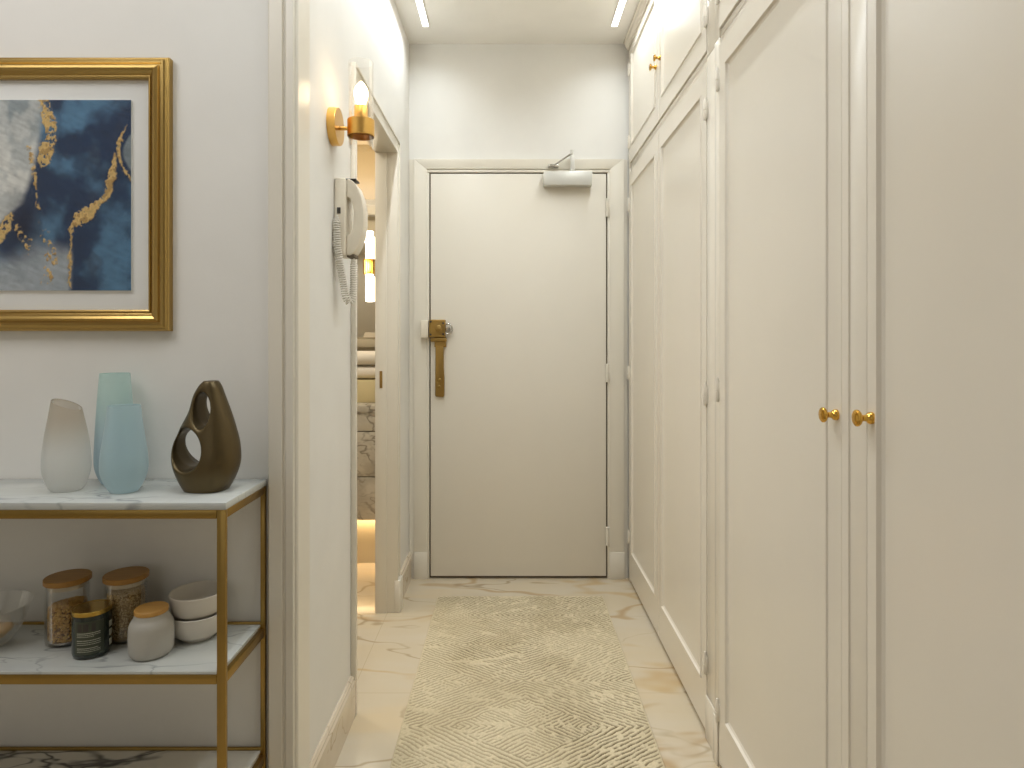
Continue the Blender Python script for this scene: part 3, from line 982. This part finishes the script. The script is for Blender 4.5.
for q in Q:
    try:
        b.faces.new([vs[i] for i in q])
    except ValueError:
        pass
bmesh.ops.smooth_vert(b, verts=[v_ for v_ in b.verts if v_.co.z > SL[2]+0.004], factor=0.5, use_axis_x=True, use_axis_y=True, use_axis_z=True)
bmesh.ops.smooth_vert(b, verts=[v_ for v_ in b.verts if v_.co.z > SL[2]+0.004], factor=0.5, use_axis_x=True, use_axis_y=True, use_axis_z=True)
o = obj('sculpture', b, 'bronze', None, SL)
tag(o, 'bronze teardrop sculpture pierced by two holes on the marble console top', 'sculpture')

# ---------------------------------------------------------------- things on the middle shelf
ZS = 0.5313
def storage_jar(x, y, label, clabel, fill, cmat, cname):
    t = thing('storage_jar', label, 'jar', (x, y, ZS), 'glass jars with wooden lids')
    R, Hh = 0.0425, 0.131
    pr = [(0.001, 0.0004), (R-0.006, 0.0004), (R-0.001, 0.004), (R, 0.010), (R, Hh-0.012), (R-0.002, Hh-0.006), (R-0.002, Hh),
          (R-0.0045, Hh), (R-0.0045, Hh-0.006), (R-0.0028, Hh-0.013), (R-0.0028, 0.011), (R-0.006, 0.005), (0.001, 0.004)]
    obj('glass_body', L(pr, (x, y, ZS), seg=48), 'clear', t)
    ld = obj('lid', L([(0.001, 0), (0.044, 0), (0.0455, 0.0015), (0.0455, 0.0105), (0.044, 0.012), (0.001, 0.0124)], (x, y, ZS+Hh+0.0005), seg=48), 'acacia', t)
    obj('lid_seal', L([(0.001, -0.011), (R-0.0055, -0.011), (R-0.0048, -0.009), (R-0.0048, -0.0005), (0.001, -0.0002)], (x, y, ZS+Hh+0.0005), seg=40), 'seal', ld)
    return t


def grains(x, y, r, h, size, aspect, n, cols, name, label, matname, slope=0.0):
    """loose dry food filling a jar: a core and a skin of tumbled grains"""
    b = bmesh.new()
    core = [(0.001, 0.0052), (r-size*0.9, 0.0052), (r-size*0.8, 0.012), (r-size*0.8, h-0.008), (r*0.6, h-0.004), (0.001, h-0.002)]
    lathe(b, core, (x, y, ZS), seg=28)
    pigs = [cols[2]]*len(b.verts)
    rnd = random.Random(len(name)*7+n)
    for i in range(n):
        an = rnd.uniform(0, 2*PI)
        if rnd.random() < 0.74:
            rr = r-size*0.75
            hh = rnd.uniform(0.0115, h-0.004)
        else:
            rr = (r-size)*math.sqrt(rnd.random())
            hh = h-0.004+0.004*(1-rr/r)
        hh += slope*rr*math.cos(an) if hh > h-0.01 else 0
        c = Vector((x+rr*math.cos(an), y+rr*math.sin(an), ZS+hh))
        d = Vector((rnd.uniform(-1, 1), rnd.uniform(-1, 1), rnd.uniform(-1, 1))).normalized()
        tn = Vector((math.cos(an), math.sin(an), 0))
        d = (d-tn*d.dot(tn)*0.8).normalized()
        _, e1, e2 = basis(d)
        la, wa = size*aspect, size
        pts = [c+d*la*0.5] + [c+(e1*math.cos(q*2*PI/5)+e2*math.sin(q*2*PI/5))*wa*0.5 for q in range(5)] + [c-d*la*0.5]
        v_ = [b.verts.new(p) for p in pts]
        for q in range(5):
            b.faces.new((v_[0], v_[1+q], v_[1+(q+1) % 5]))
            b.faces.new((v_[6], v_[1+(q+1) % 5], v_[1+q]))
        f = rnd.random()
        col = tuple(cols[0][j]*(1-f)+cols[1][j]*f for j in range(3))
        pigs += [col]*7
    o = obj(name, b, None, None, (x, y, ZS))
    at = o.data.color_attributes.new('pigment', 'FLOAT_COLOR', 'POINT')
    arr = np.ones((len(o.data.vertices), 4), np.float32)
    arr[:, :3] = np.array([list(p[:3]) for p in pigs])
    at.data.foreach_set('color', arr.ravel())
    o.data.materials.append(M[matname])
    return tag(o, label, 'food', None, 'stuff')


M['grain'] = vcol('dry_food', 0.7, 0, 400, 0.3)
J1, J2 = (-0.980, 1.420), (-0.860, 1.436)
storage_jar(*J1, 'glass jar of brown puffed grain with a wooden lid, left of the green candle', '', 0.08, '', '')
grains(*J1, 0.0385, 0.086, 0.0052, 1.7, 1500, (srgb(224, 184, 104), srgb(178, 130, 60), srgb(120, 86, 38)), 'puffed_grain', 'brown puffed grain filling the left glass jar', 'grain', 0.10)
storage_jar(*J2, 'glass jar of pale flakes with a wooden lid, behind the grey ceramic jar', '', 0.1, '', '')
grains(*J2, 0.0385, 0.108, 0.0034, 1.4, 2200, (srgb(226, 204, 160), srgb(196, 166, 112), srgb(160, 132, 86)), 'grain_flakes', 'pale cream flakes filling the right glass jar nearly to the top', 'grain')

# green candle
cx, cy_ = -0.8905, 1.365
t = thing('candle', 'dark green glass candle with gold lid and printed white text', 'candle', (cx, cy_, ZS))
R = 0.0365
obj('glass_jar', L([(0.001, 0), (R-0.007, 0), (R-0.002, 0.003), (R, 0.009), (R, 0.080), (R-0.002, 0.086), (R-0.002, 0.089), (0.001, 0.089)], (cx, cy_, ZS), seg=48), 'green_glass', t)
obj('lid', L([(0.001, 0), (R+0.0002, 0), (R+0.0012, 0.001), (R+0.0012, 0.0085), (R+0.0002, 0.0098), (R-0.004, 0.0098), (R-0.005, 0.009), (0.001, 0.009)], (cx, cy_, ZS+0.0892), seg=48), 'lid_gold', t)


def wrap(b, r, a0, a1, z0, z1, seg=6, th=0.0003):
    lo = []
    for i in range(seg+1):
        an = a0+(a1-a0)*i/seg
        d = (math.cos(an), math.sin(an))
        lo.append([(cx+d[0]*r, cy_+d[1]*r, z0), (cx+d[0]*(r+th), cy_+d[1]*(r+th), z0), (cx+d[0]*(r+th), cy_+d[1]*(r+th), z1), (cx+d[0]*r, cy_+d[1]*r, z1)])
    rings(b, lo)


view = math.atan2(-cy_, -cx)          # the side of the jar turned to the room
lab = obj('label', wrap(b := bmesh.new(), R+0.0001, view-0.95, view+0.62, ZS+0.012, ZS+0.080, 20) or b, 'label_film', t)
b = bmesh.new()
rnd = random.Random(4)
ztext = [0.0555, 0.0520, 0.0485, 0.0405, 0.0365, 0.0325, 0.0245, 0.0210, 0.0175]
for i, z in enumerate(ztext):
    an = view-0.78
    endw = view+(0.42 if i not in (2, 6) else 0.10 if i == 2 else 0.30)
    while an < endw:
        wl = rnd.uniform(0.03, 0.10)
        wrap(b, R+0.0005, an, min(an+wl, endw), ZS+z, ZS+z+(0.0010 if i % 3 else 0.0014), 2)
        an += wl+0.018
obj('printed_text', b, 'ink', lab)
b = bmesh.new()
for z in (0.055, 0.037, 0.017):
    wrap(b, R+0.0005, view+0.98, view+1.28, ZS+z, ZS+z+0.013, 4)
obj('printed_panel', b, 'ink', t)
b = bmesh.new()
for k_, (a0, a1) in enumerate(((-0.74, -0.50), (-0.44, -0.16), (-0.02, 0.18))):
    wrap(b, R+0.0005, view+a0, view+a1, ZS+0.060, ZS+0.076, 4)
obj('dark_block', b, 'dark_plastic', lab)  # three dark blocks across the top of the label

# grey ceramic jar
cx, cy_ = -0.762, 1.362
t = thing('ceramic_jar', 'matte grey ceramic jar with bamboo lid, nearest the console leg', 'jar', (cx, cy_, ZS))
pr = spline([(0.032, 0.0, 0), (0.038, 0.002, 0), (0.0428, 0.012, 0), (0.0438, 0.038, 0), (0.0432, 0.060, 0), (0.0400, 0.071, 0), (0.0345, 0.079, 0), (0.0322, 0.088, 0)], 6)
obj('jar_body', L([(0.001, 0.0)]+[(p.x, p.y) for p in pr]+[(0.001, 0.088)], (cx, cy_, ZS), seg=48), 'ceramic_grey', t)
obj('lid', L([(0.001, 0), (0.0315, 0), (0.0328, 0.001), (0.0328, 0.0085), (0.0315, 0.0098), (0.001, 0.010)], (cx, cy_, ZS+0.0882), seg=44), 'bamboo', t)

# two stacked bowls
cx, cy_ = -0.702, 1.442
bp = [(0.001, 0.0), (0.034, 0.0), (0.036, 0.002), (0.039, 0.005), (0.050, 0.014), (0.0555, 0.028), (0.0582, 0.050), (0.0588, 0.056), (0.0575, 0.0575), (0.0557, 0.0555),
      (0.0530, 0.030), (0.0475, 0.017), (0.036, 0.0095), (0.001, 0.008)]
bowl = obj('bowl', L(bp, (cx, cy_, ZS), seg=56), 'ceramic_white', None, (cx, cy_, ZS))
tag(bowl, 'lower cream bowl of the stack behind the gold leg', 'bowl', 'stacked cream bowls')
b2 = bowl.copy()
COL.objects.link(b2)
b2.location = (cx, cy_, ZS+0.0455)
tag(b2, 'upper cream bowl, empty, on top of the stack', 'bowl', 'stacked cream bowls')

# glass bowl of snacks
cx, cy_ = -1.150, 1.395
gb = [(0.001, 0.0004), (0.040, 0.0004), (0.050, 0.004), (0.066, 0.022), (0.080, 0.052), (0.092, 0.085), (0.0915, 0.087), (0.0895, 0.085), (0.0775, 0.053), (0.064, 0.024), (0.049, 0.007), (0.001, 0.005)]
tag(obj('glass_bowl', L(gb, (cx, cy_, ZS), seg=56), 'clear', None, (cx, cy_, ZS)), 'clear glass bowl cut by the left edge of the picture, on the middle shelf', 'bowl')
M['snack_a'] = paint('snack_cream', srgb(214, 196, 178), 0.6, bump=0.05, scale=60, vary=0.08)
M['snack_b'] = paint('snack_yellow', srgb(196, 150, 70), 0.6, bump=0.05, scale=60, vary=0.12)
for nm, lb, p, sz, mt, rz in (('snack', 'yellow morsel against the right side of the glass bowl', (cx+0.040, cy_-0.006, 0.034), (0.026, 0.020, 0.014), 'snack_b', 0.5),
                          ('snack', 'pale pink-white morsel beside the yellow one in the glass bowl', (cx+0.002, cy_-0.036, 0.033), (0.030, 0.021, 0.017), 'snack_a', -0.4)):
    b = bmesh.new()
    bmesh.ops.create_icosphere(b, subdivisions=4, radius=1.0)
    for v_ in b.verts:
        c = v_.co
        k_ = 1+0.12*math.sin(3*c.x+2*c.y)+0.08*math.sin(5*c.z+3*c.x)
        q = Vector((c.x*sz[0]*k_, c.y*sz[1]*k_, c.z*sz[2]*k_+0.012*c.x*c.x))
        v_.co = Matrix.Rotation(rz, 3, 'Z') @ q + Vector((p[0], p[1], ZS+p[2]))
    tag(obj(nm, b, mt, None, (p[0], p[1], ZS+p[2]-sz[2])), lb, 'food', 'snacks in the glass bowl')

# ---------------------------------------------------------------- framed picture
FX0, FX1, FZ0, FZ1 = -1.424, -0.794, 1.2186, 1.857
pic = thing('framed_picture', 'gilt framed abstract painting in navy, white and gold above the console', 'picture', ((FX0+FX1)/2, YF, FZ0))
fw = 0.0495
fp = [(0.0, 0.0), (0.0, 0.016), (0.002, 0.019), (0.005, 0.019), (0.007, 0.022), (0.011, 0.024), (0.016, 0.024), (0.018, 0.021), (0.021, 0.021), (0.024, 0.027),
      (0.030, 0.029), (0.036, 0.026), (0.041, 0.020), (0.044, 0.018), (0.0455, 0.020), (0.048, 0.020), (0.0495, 0.016), (0.052, 0.015), (0.052, 0.004)]
b = bmesh.new()
rect_stack(b, [(FX0+d*0.95, FX1-d*0.95, FZ0+d*0.95, FZ1-d*0.95, n) for d, n in fp], mpY(YF-0.0003), False, False)
obj('frame', b, 'frame_gold', pic, smooth=False)
obj('mat_board', B(FX0+fw-0.003, FX1-fw+0.003, YF-0.0055, YF-0.002, FZ0+fw-0.003, FZ1-fw+0.003), 'mat_board', pic)
AX1 = -0.8865
AX0 = -1.3315
AZ0, AZ1 = 1.3135, 1.760
na, nb = 330, 330
ux, uz = np.meshgrid(np.linspace(AX0, AX1, na), np.linspace(AZ0, AZ1, nb), indexing='ij')
# picture-plane units: p across (0 at right edge, growing left), q down from the top, in thirds of a metre
p = (ux-AX1)/0.3045+1.0     # 1 at the right edge, 0 where the photo cuts it
q = (AZ1-uz)/0.446          # 0 top, 1 bottom
wx = p+0.05*(fbm(p*5, q*5, 4, 2)-0.5)
wq = q+0.05*(fbm(p*5, q*5, 4, 6)-0.5)
navy = np.array(srgb(34, 56, 88)[:3]); deep = np.array(srgb(14, 24, 54)[:3]); steel_b = np.array(srgb(88, 130, 162)[:3])
white = np.array(srgb(222, 222, 216)[:3]); greyb = np.array(srgb(150, 160, 164)[:3]); dusk = np.array(srgb(62, 68, 84)[:3])
cl = fbm(p*3.2, q*3.2, 5, 11)[..., None]
cl2 = fbm(p*7+4, q*7, 4, 17)[..., None]
cl = np.clip((fbm(p*3.4+2.0, q*4.4+7.0, 6, 11)[..., None]-0.5)*1.9+0.5+0.20*np.exp(-(((p-0.72)/0.22)**2+((q-0.18)/0.16)**2))[..., None]
             + 0.16*np.exp(-(((p-0.85)/0.25)**2+((q-0.78)/0.2)**2))[..., None]-0.16*np.exp(-(((p-0.68)/0.16)**2+((q-0.45)/0.10)**2))[..., None], 0, 1)
C = navy*(1-sstep(0.46, 1.0, cl))+steel_b*sstep(0.46, 1.0, cl)
C = C*(1-0.35*sstep(0.58, 0.75, cl2))+dusk*0.35*sstep(0.58, 0.75, cl2)


def inside(edge_pts, wx, wq):
    """how far a point lies left of a wandering edge given as (q, p) pairs"""
    e = np.interp(wq, [k_[0] for k_ in edge_pts], [k_[1] for k_ in edge_pts])
    return e-wx


# pale cloud at upper left
m1 = sstep(-0.02, 0.05, inside([(0, 0.34), (0.12, 0.33), (0.3, 0.29), (0.42, 0.24), (0.55, 0.17), (0.62, 0.03), (0.7, -0.1), (1, -0.3)], wx, wq))[..., None]
gsh = sstep(0.42, 0.62, cl2)*0.45+0.55*sstep(0.35, 0.0, q+0.25*(fbm(p*4, q*4, 3, 77)-0.5))[..., None]
pale = white*(1-gsh)+greyb*gsh
C = C*(1-m1)+pale*m1
# pale cloud at lower left
lowm = (sstep(0.72, 0.86, wq+0.18*(fbm(p*4, q*4, 3, 23)-0.5))*sstep(0.56, 0.50, wx))[..., None]
pale2 = np.array(srgb(176, 182, 186)[:3])*(1-0.5*cl2)+np.array(srgb(128, 146, 160)[:3])*0.5*cl2
C = C*(1-lowm)+pale2*lowm
# ink-dark pool between them
dk = np.exp(-(((p-0.18)/0.11)**2+((q-0.66)/0.14)**2))[..., None]
C = C*(1-0.9*dk)+deep*0.9*dk
# grey petal on the right edge and slate veil beneath it
pe = sstep(0.0, 0.03, wx-(0.93+0.9*(wq-0.27)**2*8))[..., None]
C = C*(1-pe)+np.array(srgb(128, 140, 146)[:3])*pe
# grain of the brush
st = fbm(p*9+q*5, q*60-p*18, 4, 29)[..., None]
C = C*(0.62+0.50*st+0.26*fbm(p*30, q*40, 4, 33)[..., None])
g1, g2 = np.array(srgb(226, 192, 124)[:3]), np.array(srgb(132, 92, 40)[:3])
gold = np.zeros_like(p)


def stroke(pts, jit=0.02, seed=0, dens=0.2):
    """gold leaf along a polyline of (p, q, halfwidth)"""
    global gold
    P_ = spline([(a_[0], a_[1], a_[2]) for a_ in pts], 10)
    best = np.full(p.shape, -9.0)
    aspect = 0.446/0.3045
    jx = p+jit*(fbm(p*16, q*22, 3, seed)-0.5)+0.035*(fbm(p*55, q*75, 3, seed+2)-0.5)
    jq = q+jit*(fbm(p*16, q*22, 3, seed+5)-0.5)+0.025*(fbm(p*55, q*75, 3, seed+3)-0.5)
    for s0, s1 in zip(P_, P_[1:]):
        dx, dq = s1.x-s0.x, (s1.y-s0.y)*aspect
        l2 = dx*dx+dq*dq+1e-9
        t_ = np.clip(((jx-s0.x)*dx+(jq-s0.y)*aspect*dq)/l2, 0, 1)
        dd = np.sqrt((jx-s0.x-t_*dx)**2+((jq-s0.y)*aspect-t_*dq)**2)
        best = np.maximum(best, (s0.z*(1-t_)+s1.z*t_)-dd)
    br = sstep(dens+0.06, dens+0.20, fbm(p*42, q*56, 4, seed+9))
    gold = np.maximum(gold, sstep(-0.004, 0.010, best)*br)


stroke([(0.32, 0.0, 0.035), (0.36, 0.09, 0.05), (0.385, 0.17, 0.05), (0.36, 0.25, 0.055), (0.33, 0.31, 0.05), (0.30, 0.33, 0.02)], 0.05, 51, 0.22)
stroke([(0.21, 0.24, 0.010), (0.245, 0.33, 0.016), (0.26, 0.42, 0.018), (0.275, 0.50, 0.012), (0.29, 0.57, 0.012)], 0.04, 61, 0.30)
stroke([(0.305, 0.62, 0.006), (0.33, 0.70, 0.010), (0.36, 0.76, 0.02), (0.38, 0.83, 0.055), (0.36, 0.91, 0.05), (0.35, 0.97, 0.03)], 0.10, 71, 0.44)
stroke([(-0.02, 0.72, 0.05), (0.03, 0.66, 0.045), (0.07, 0.61, 0.03)], 0.05, 81, 0.25)
stroke([(0.12, 0.64, 0.010), (0.15, 0.69, 0.02), (0.19, 0.75, 0.035), (0.21, 0.79, 0.02)], 0.08, 91, 0.42)
stroke([(0.965, 0.13, 0.004), (0.915, 0.22, 0.018), (0.91, 0.30, 0.014), (0.95, 0.37, 0.012), (1.0, 0.42, 0.012)], 0.02, 101, 0.15)
stroke([(0.87, 0.28, 0.014), (0.865, 0.34, 0.018), (0.84, 0.42, 0.035), (0.82, 0.50, 0.028), (0.75, 0.545, 0.028), (0.68, 0.59, 0.048), (0.60, 0.63, 0.045), (0.555, 0.665, 0.022),
        (0.535, 0.74, 0.012), (0.53, 0.85, 0.014), (0.53, 0.98, 0.014)], 0.04, 111, 0.14)
gt = np.clip((fbm(p*40, q*46, 4, 131)[..., None]-0.5)*1.7+0.5, 0, 1)
gc = g1*(0.75+0.5*gt)*(1-sstep(0.5, 0.7, gt)*0.6)+g2*sstep(0.5, 0.7, gt)*0.6
G = gold[..., None]
C = C*(1-G)+gc*G
dep = 0.0012*gold*(0.5+gt[..., 0])+0.0003*fbm(p*50, q*50, 2, 7)
YA = YF-0.0105
M['paint_layer'] = vcol('painted_board', 0.45, 0.0, 500, 0.3)
art = grid_object('painting', np.stack([ux, YA-dep, uz], -1), np.clip(C, 0, 1), 'paint_layer', pic)
obj('art_board', B(AX0, AX1, YA+0.0005, YF-0.0055, AZ0, AZ1), 'mat_board', pic)
obj('glass_pane', B(FX0+fw-0.001, FX1-fw+0.001, YF-0.0150, YF-0.0138, FZ0+fw-0.001, FZ1-fw+0.001), 'pane', pic)

# ---------------------------------------------------------------- wall sconce
SY, SZ = 1.815, 1.797
sc = thing('wall_sconce', 'lit gold wall sconce with clear glass cylinder shade on the left wall', 'wall light', (WL, SY, SZ))
obj('backplate', L([(0.001, 0.0002), (0.053, 0.0002), (0.053, 0.022), (0.0515, 0.0235), (0.001, 0.0235)], (WL, SY, SZ+0.005), (1, 0, 0), 48), 'satin_gold', sc)
AXC = WL+0.084
obj('arm', L([(0.0055, 0.0), (0.0055, 0.050)], (WL+0.0236, SY, SZ), (1, 0, 0), 18), 'satin_gold', sc)
b = bmesh.new()
lathe(b, [(0.0365, -0.0235), (0.038, -0.0225), (0.038, 0.0225), (0.0365, 0.0235), (0.0355, 0.0235), (0.0355, -0.0235)], (AXC, SY, SZ), seg=48, cap0=False, cap1=False)
lathe(b, [(0.002, -0.006), (0.0324, -0.006), (0.0324, 0.0), (0.002, 0.0)], (AXC, SY, SZ), seg=40)
obj('cup', b, 'satin_gold', sc)
b = bmesh.new()
lathe(b, [(0.002, 0.0005), (0.019, 0.0005), (0.0195, 0.003), (0.0195, 0.060), (0.018, 0.063), (0.002, 0.063)], (AXC, SY, SZ), seg=32)
obj('bulb_socket', b, 'satin_gold', sc)
bl = obj('bulb', L([(0.010, 0.064), (0.013, 0.072), (0.0185, 0.088), (0.020, 0.100), (0.018, 0.112), (0.011, 0.124), (0.004, 0.132), (0.001, 0.134)], (AXC, SY, SZ), seg=28), 'bulb', sc)
b = bmesh.new()
lathe(b, [(0.0352, -0.055), (0.0352, 0.186), (0.0330, 0.186), (0.0330, -0.055), (0.0352, -0.055)], (AXC, SY, SZ), seg=56, cap0=False, cap1=False)
obj('glass_shade', b, 'shade', sc)
# ---------------------------------------------------------------- intercom handset
PY0, PY1, PZ0, PZ1 = 1.838, 1.922, 1.440, 1.664
ph_ = thing('intercom_phone', 'ivory wall intercom handset with coiled cord between sconce and bathroom doorway', 'telephone', (WL, (PY0+PY1)/2, PZ0))
obj('base_unit', B(WL+0.0003, WL+0.034, PY0, PY1, PZ0, PZ1, bev=0.006, seg=3), 'plastic', ph_)
hp = [(0.0345, 0.222), (0.040, 0.224), (0.052, 0.217), (0.066, 0.200), (0.078, 0.170), (0.084, 0.135), (0.084, 0.095), (0.079, 0.060), (0.069, 0.030), (0.056, 0.008), (0.043, 0.001), (0.0345, 0.003),
      (0.0345, 0.060), (0.044, 0.066), (0.052, 0.082), (0.055, 0.105), (0.055, 0.125), (0.052, 0.150), (0.044, 0.165), (0.0345, 0.170)]
b = prism(bmesh.new(), [(WL+u_, PZ0+v_) for u_, v_ in hp], lambda u_, v_, n_: (u_, n_, v_), PY0+0.010, PY1-0.016, bev=0.006, seg=3)
hs = obj('handset', b, 'plastic', ph_)
obj('cradle_clip', B(WL+0.028, WL+0.060, PY0+0.016, PY1-0.022, PZ1-0.004, PZ1+0.001, bev=0.001), 'dark_plastic', ph_)
obj('mouthpiece', B(WL+0.0348, WL+0.056, PY0+0.014, PY1-0.020, PZ0-0.0035, PZ0+0.006, bev=0.001), 'shadow_gap', hs)
obj('side_button', B(WL+0.010, WL+0.020, PY0-0.003, PY0+0.001, PZ0+0.120, PZ0+0.138, bev=0.001), 'dark_plastic', ph_)
path = spline([(WL+0.012, PY0-0.006, PZ0+0.115), (WL+0.011, PY0-0.011, PZ0+0.085), (WL+0.012, PY0-0.011, PZ0+0.03), (WL+0.018, PY0-0.006, PZ0-0.015), (WL+0.026, PY0+0.004, PZ0-0.07),
               (WL+0.032, PY0+0.014, PZ0-0.118), (WL+0.040, PY0+0.024, PZ0-0.132), (WL+0.048, PY0+0.030, PZ0-0.112), (WL+0.051, PY0+0.032, PZ0-0.06), (WL+0.050, PY0+0.033, PZ0-0.004)], 60)
turns = 58
pts = []
acc = [0.0]
for a_, b_2 in zip(path, path[1:]):
    acc.append(acc[-1]+(b_2-a_).length)
tot = acc[-1]
for i, pnt in enumerate(path):
    t_ = (path[min(i+1, len(path)-1)]-path[max(i-1, 0)]).normalized()
    u_ = Vector((0, 1, 0)); u_ = (u_-t_*u_.dot(t_)).normalized()
    v_ = t_.cross(u_)
    # several points of the helix between two path samples
    if i == len(path)-1:
        break
    for k_ in range(2):
        f = (acc[i]+(acc[i+1]-acc[i])*k_/2)/tot
        c = pnt.lerp(path[i+1], k_/2)
        an = f*turns*2*PI
        r_ = 0.0100*min(1, f*20, (1-f)*20)
        pts.append(c+(u_*math.cos(an)+v_*math.sin(an))*r_)
obj('coiled_cord', tube(bmesh.new(), pts, 0.0021, 6), 'cord', ph_)

# ---------------------------------------------------------------- bathroom glimpse
van = thing('vanity_unit', 'floating marble vanity with lit recess below, seen through the bathroom doorway', 'cabinet', (-1.0, 3.65, 0.0))
VX0, VX1 = -1.45, BX-0.002
obj('carcass', B(VX0, VX1, 3.398, 3.948, 0.244, 0.812), 'shadow_gap', van)
for z0, z1 in ((0.714, 0.812), (0.474, 0.709), (0.244, 0.469)):
    obj('drawer_front', B(VX0, VX1, 3.38, 3.3975, z0, z1, bev=0.0015), 'vanity_marble', van)
obj('countertop', B(VX0-0.01, VX1, 3.372, 3.948, 0.8125, 0.850, bev=0.002), 'vanity_marble', van)
obj('plinth', B(VX0, VX1, 3.43, 3.948, 0.0, 0.2435), 'tile', van)
tag(obj('storage_box', B(-0.915, -0.70, 3.52, 3.80, 0.8502, 0.972, bev=0.004), 'box', None, (-0.81, 3.66, 0.8502)), 'beige box standing on the bathroom vanity under the towels', 'box')
for k_, (z, r_) in enumerate(((1.012, 0.0375), (1.092, 0.040))):
    b = bmesh.new()
    nn = 40
    sp_pts = []
    for i in range(nn):
        an = 2*PI*i/nn
        sp_pts.append((3.655+r_*2.6*math.copysign(abs(math.cos(an))**0.7, math.cos(an)), z+r_*math.copysign(abs(math.sin(an))**0.8, math.sin(an))))
    prism(b, sp_pts, lambda u_, v_, n_: (n_, u_, v_), -0.925, -0.70, bev=0.012, seg=3)
    tag(obj('folded_towel', b, 'towel', None, (-0.81, 3.655, z-r_)), ('lower folded white towel on the bathroom vanity', 'upper folded white towel brightly lit on the bathroom vanity')[k_], 'towel', 'folded bathroom towels')
mir = thing('bathroom_mirror', 'dark-edged mirror above the bathroom vanity seen through the doorway', 'mirror', (-1.0, 3.949, 1.20))
obj('mirror_glass', B(-1.40, -0.66, 3.935, 3.9485, 1.20, 1.93, bev=0.002), 'mirror', mir)
obj('lower_edge', B(-1.40, -0.66, 3.90, 3.9485, 1.150, 1.198, bev=0.002), 'tile', mir)
tl = thing('tube_light', 'lit double tube wall light with gold band on the bathroom mirror', 'wall light', (-0.845, 3.87, 1.63))
TX, TY = -0.846, 3.87
b = bmesh.new()
for i in range(9):
    an = PI+PI*i/8
    tube(b, [(TX+0.031*math.cos(an), TY+0.031*math.sin(an), 1.592), (TX+0.031*math.cos(an), TY+0.031*math.sin(an), 1.682)], 0.007, 8)
lathe(b, [(0.030, -0.045), (0.030, 0.045)], (TX, TY, 1.637), seg=28)
box(b, TX-0.02, TX+0.02, TY+0.025, 3.9345, 1.61, 1.665)
obj('gold_band', b, 'satin_gold', tl)
for z0, z1 in ((1.425, 1.591), (1.683, 1.853)):
    obj('light_tube', L([(0.018, z0), (0.0245, z0+0.004), (0.0245, z1-0.004), (0.018, z1)], (TX, TY, 0), seg=28), 'tube', tl)
td = bpy.data.lights.new('tube_lamp', 'POINT')
td.energy = 3.0; td.color = (1.0, 0.85, 0.62); td.shadow_soft_size = 0.05
to = bpy.data.objects.new('tube_lamp', td)
COL.objects.link(to)
to.location = (TX, TY-0.09, 1.64)
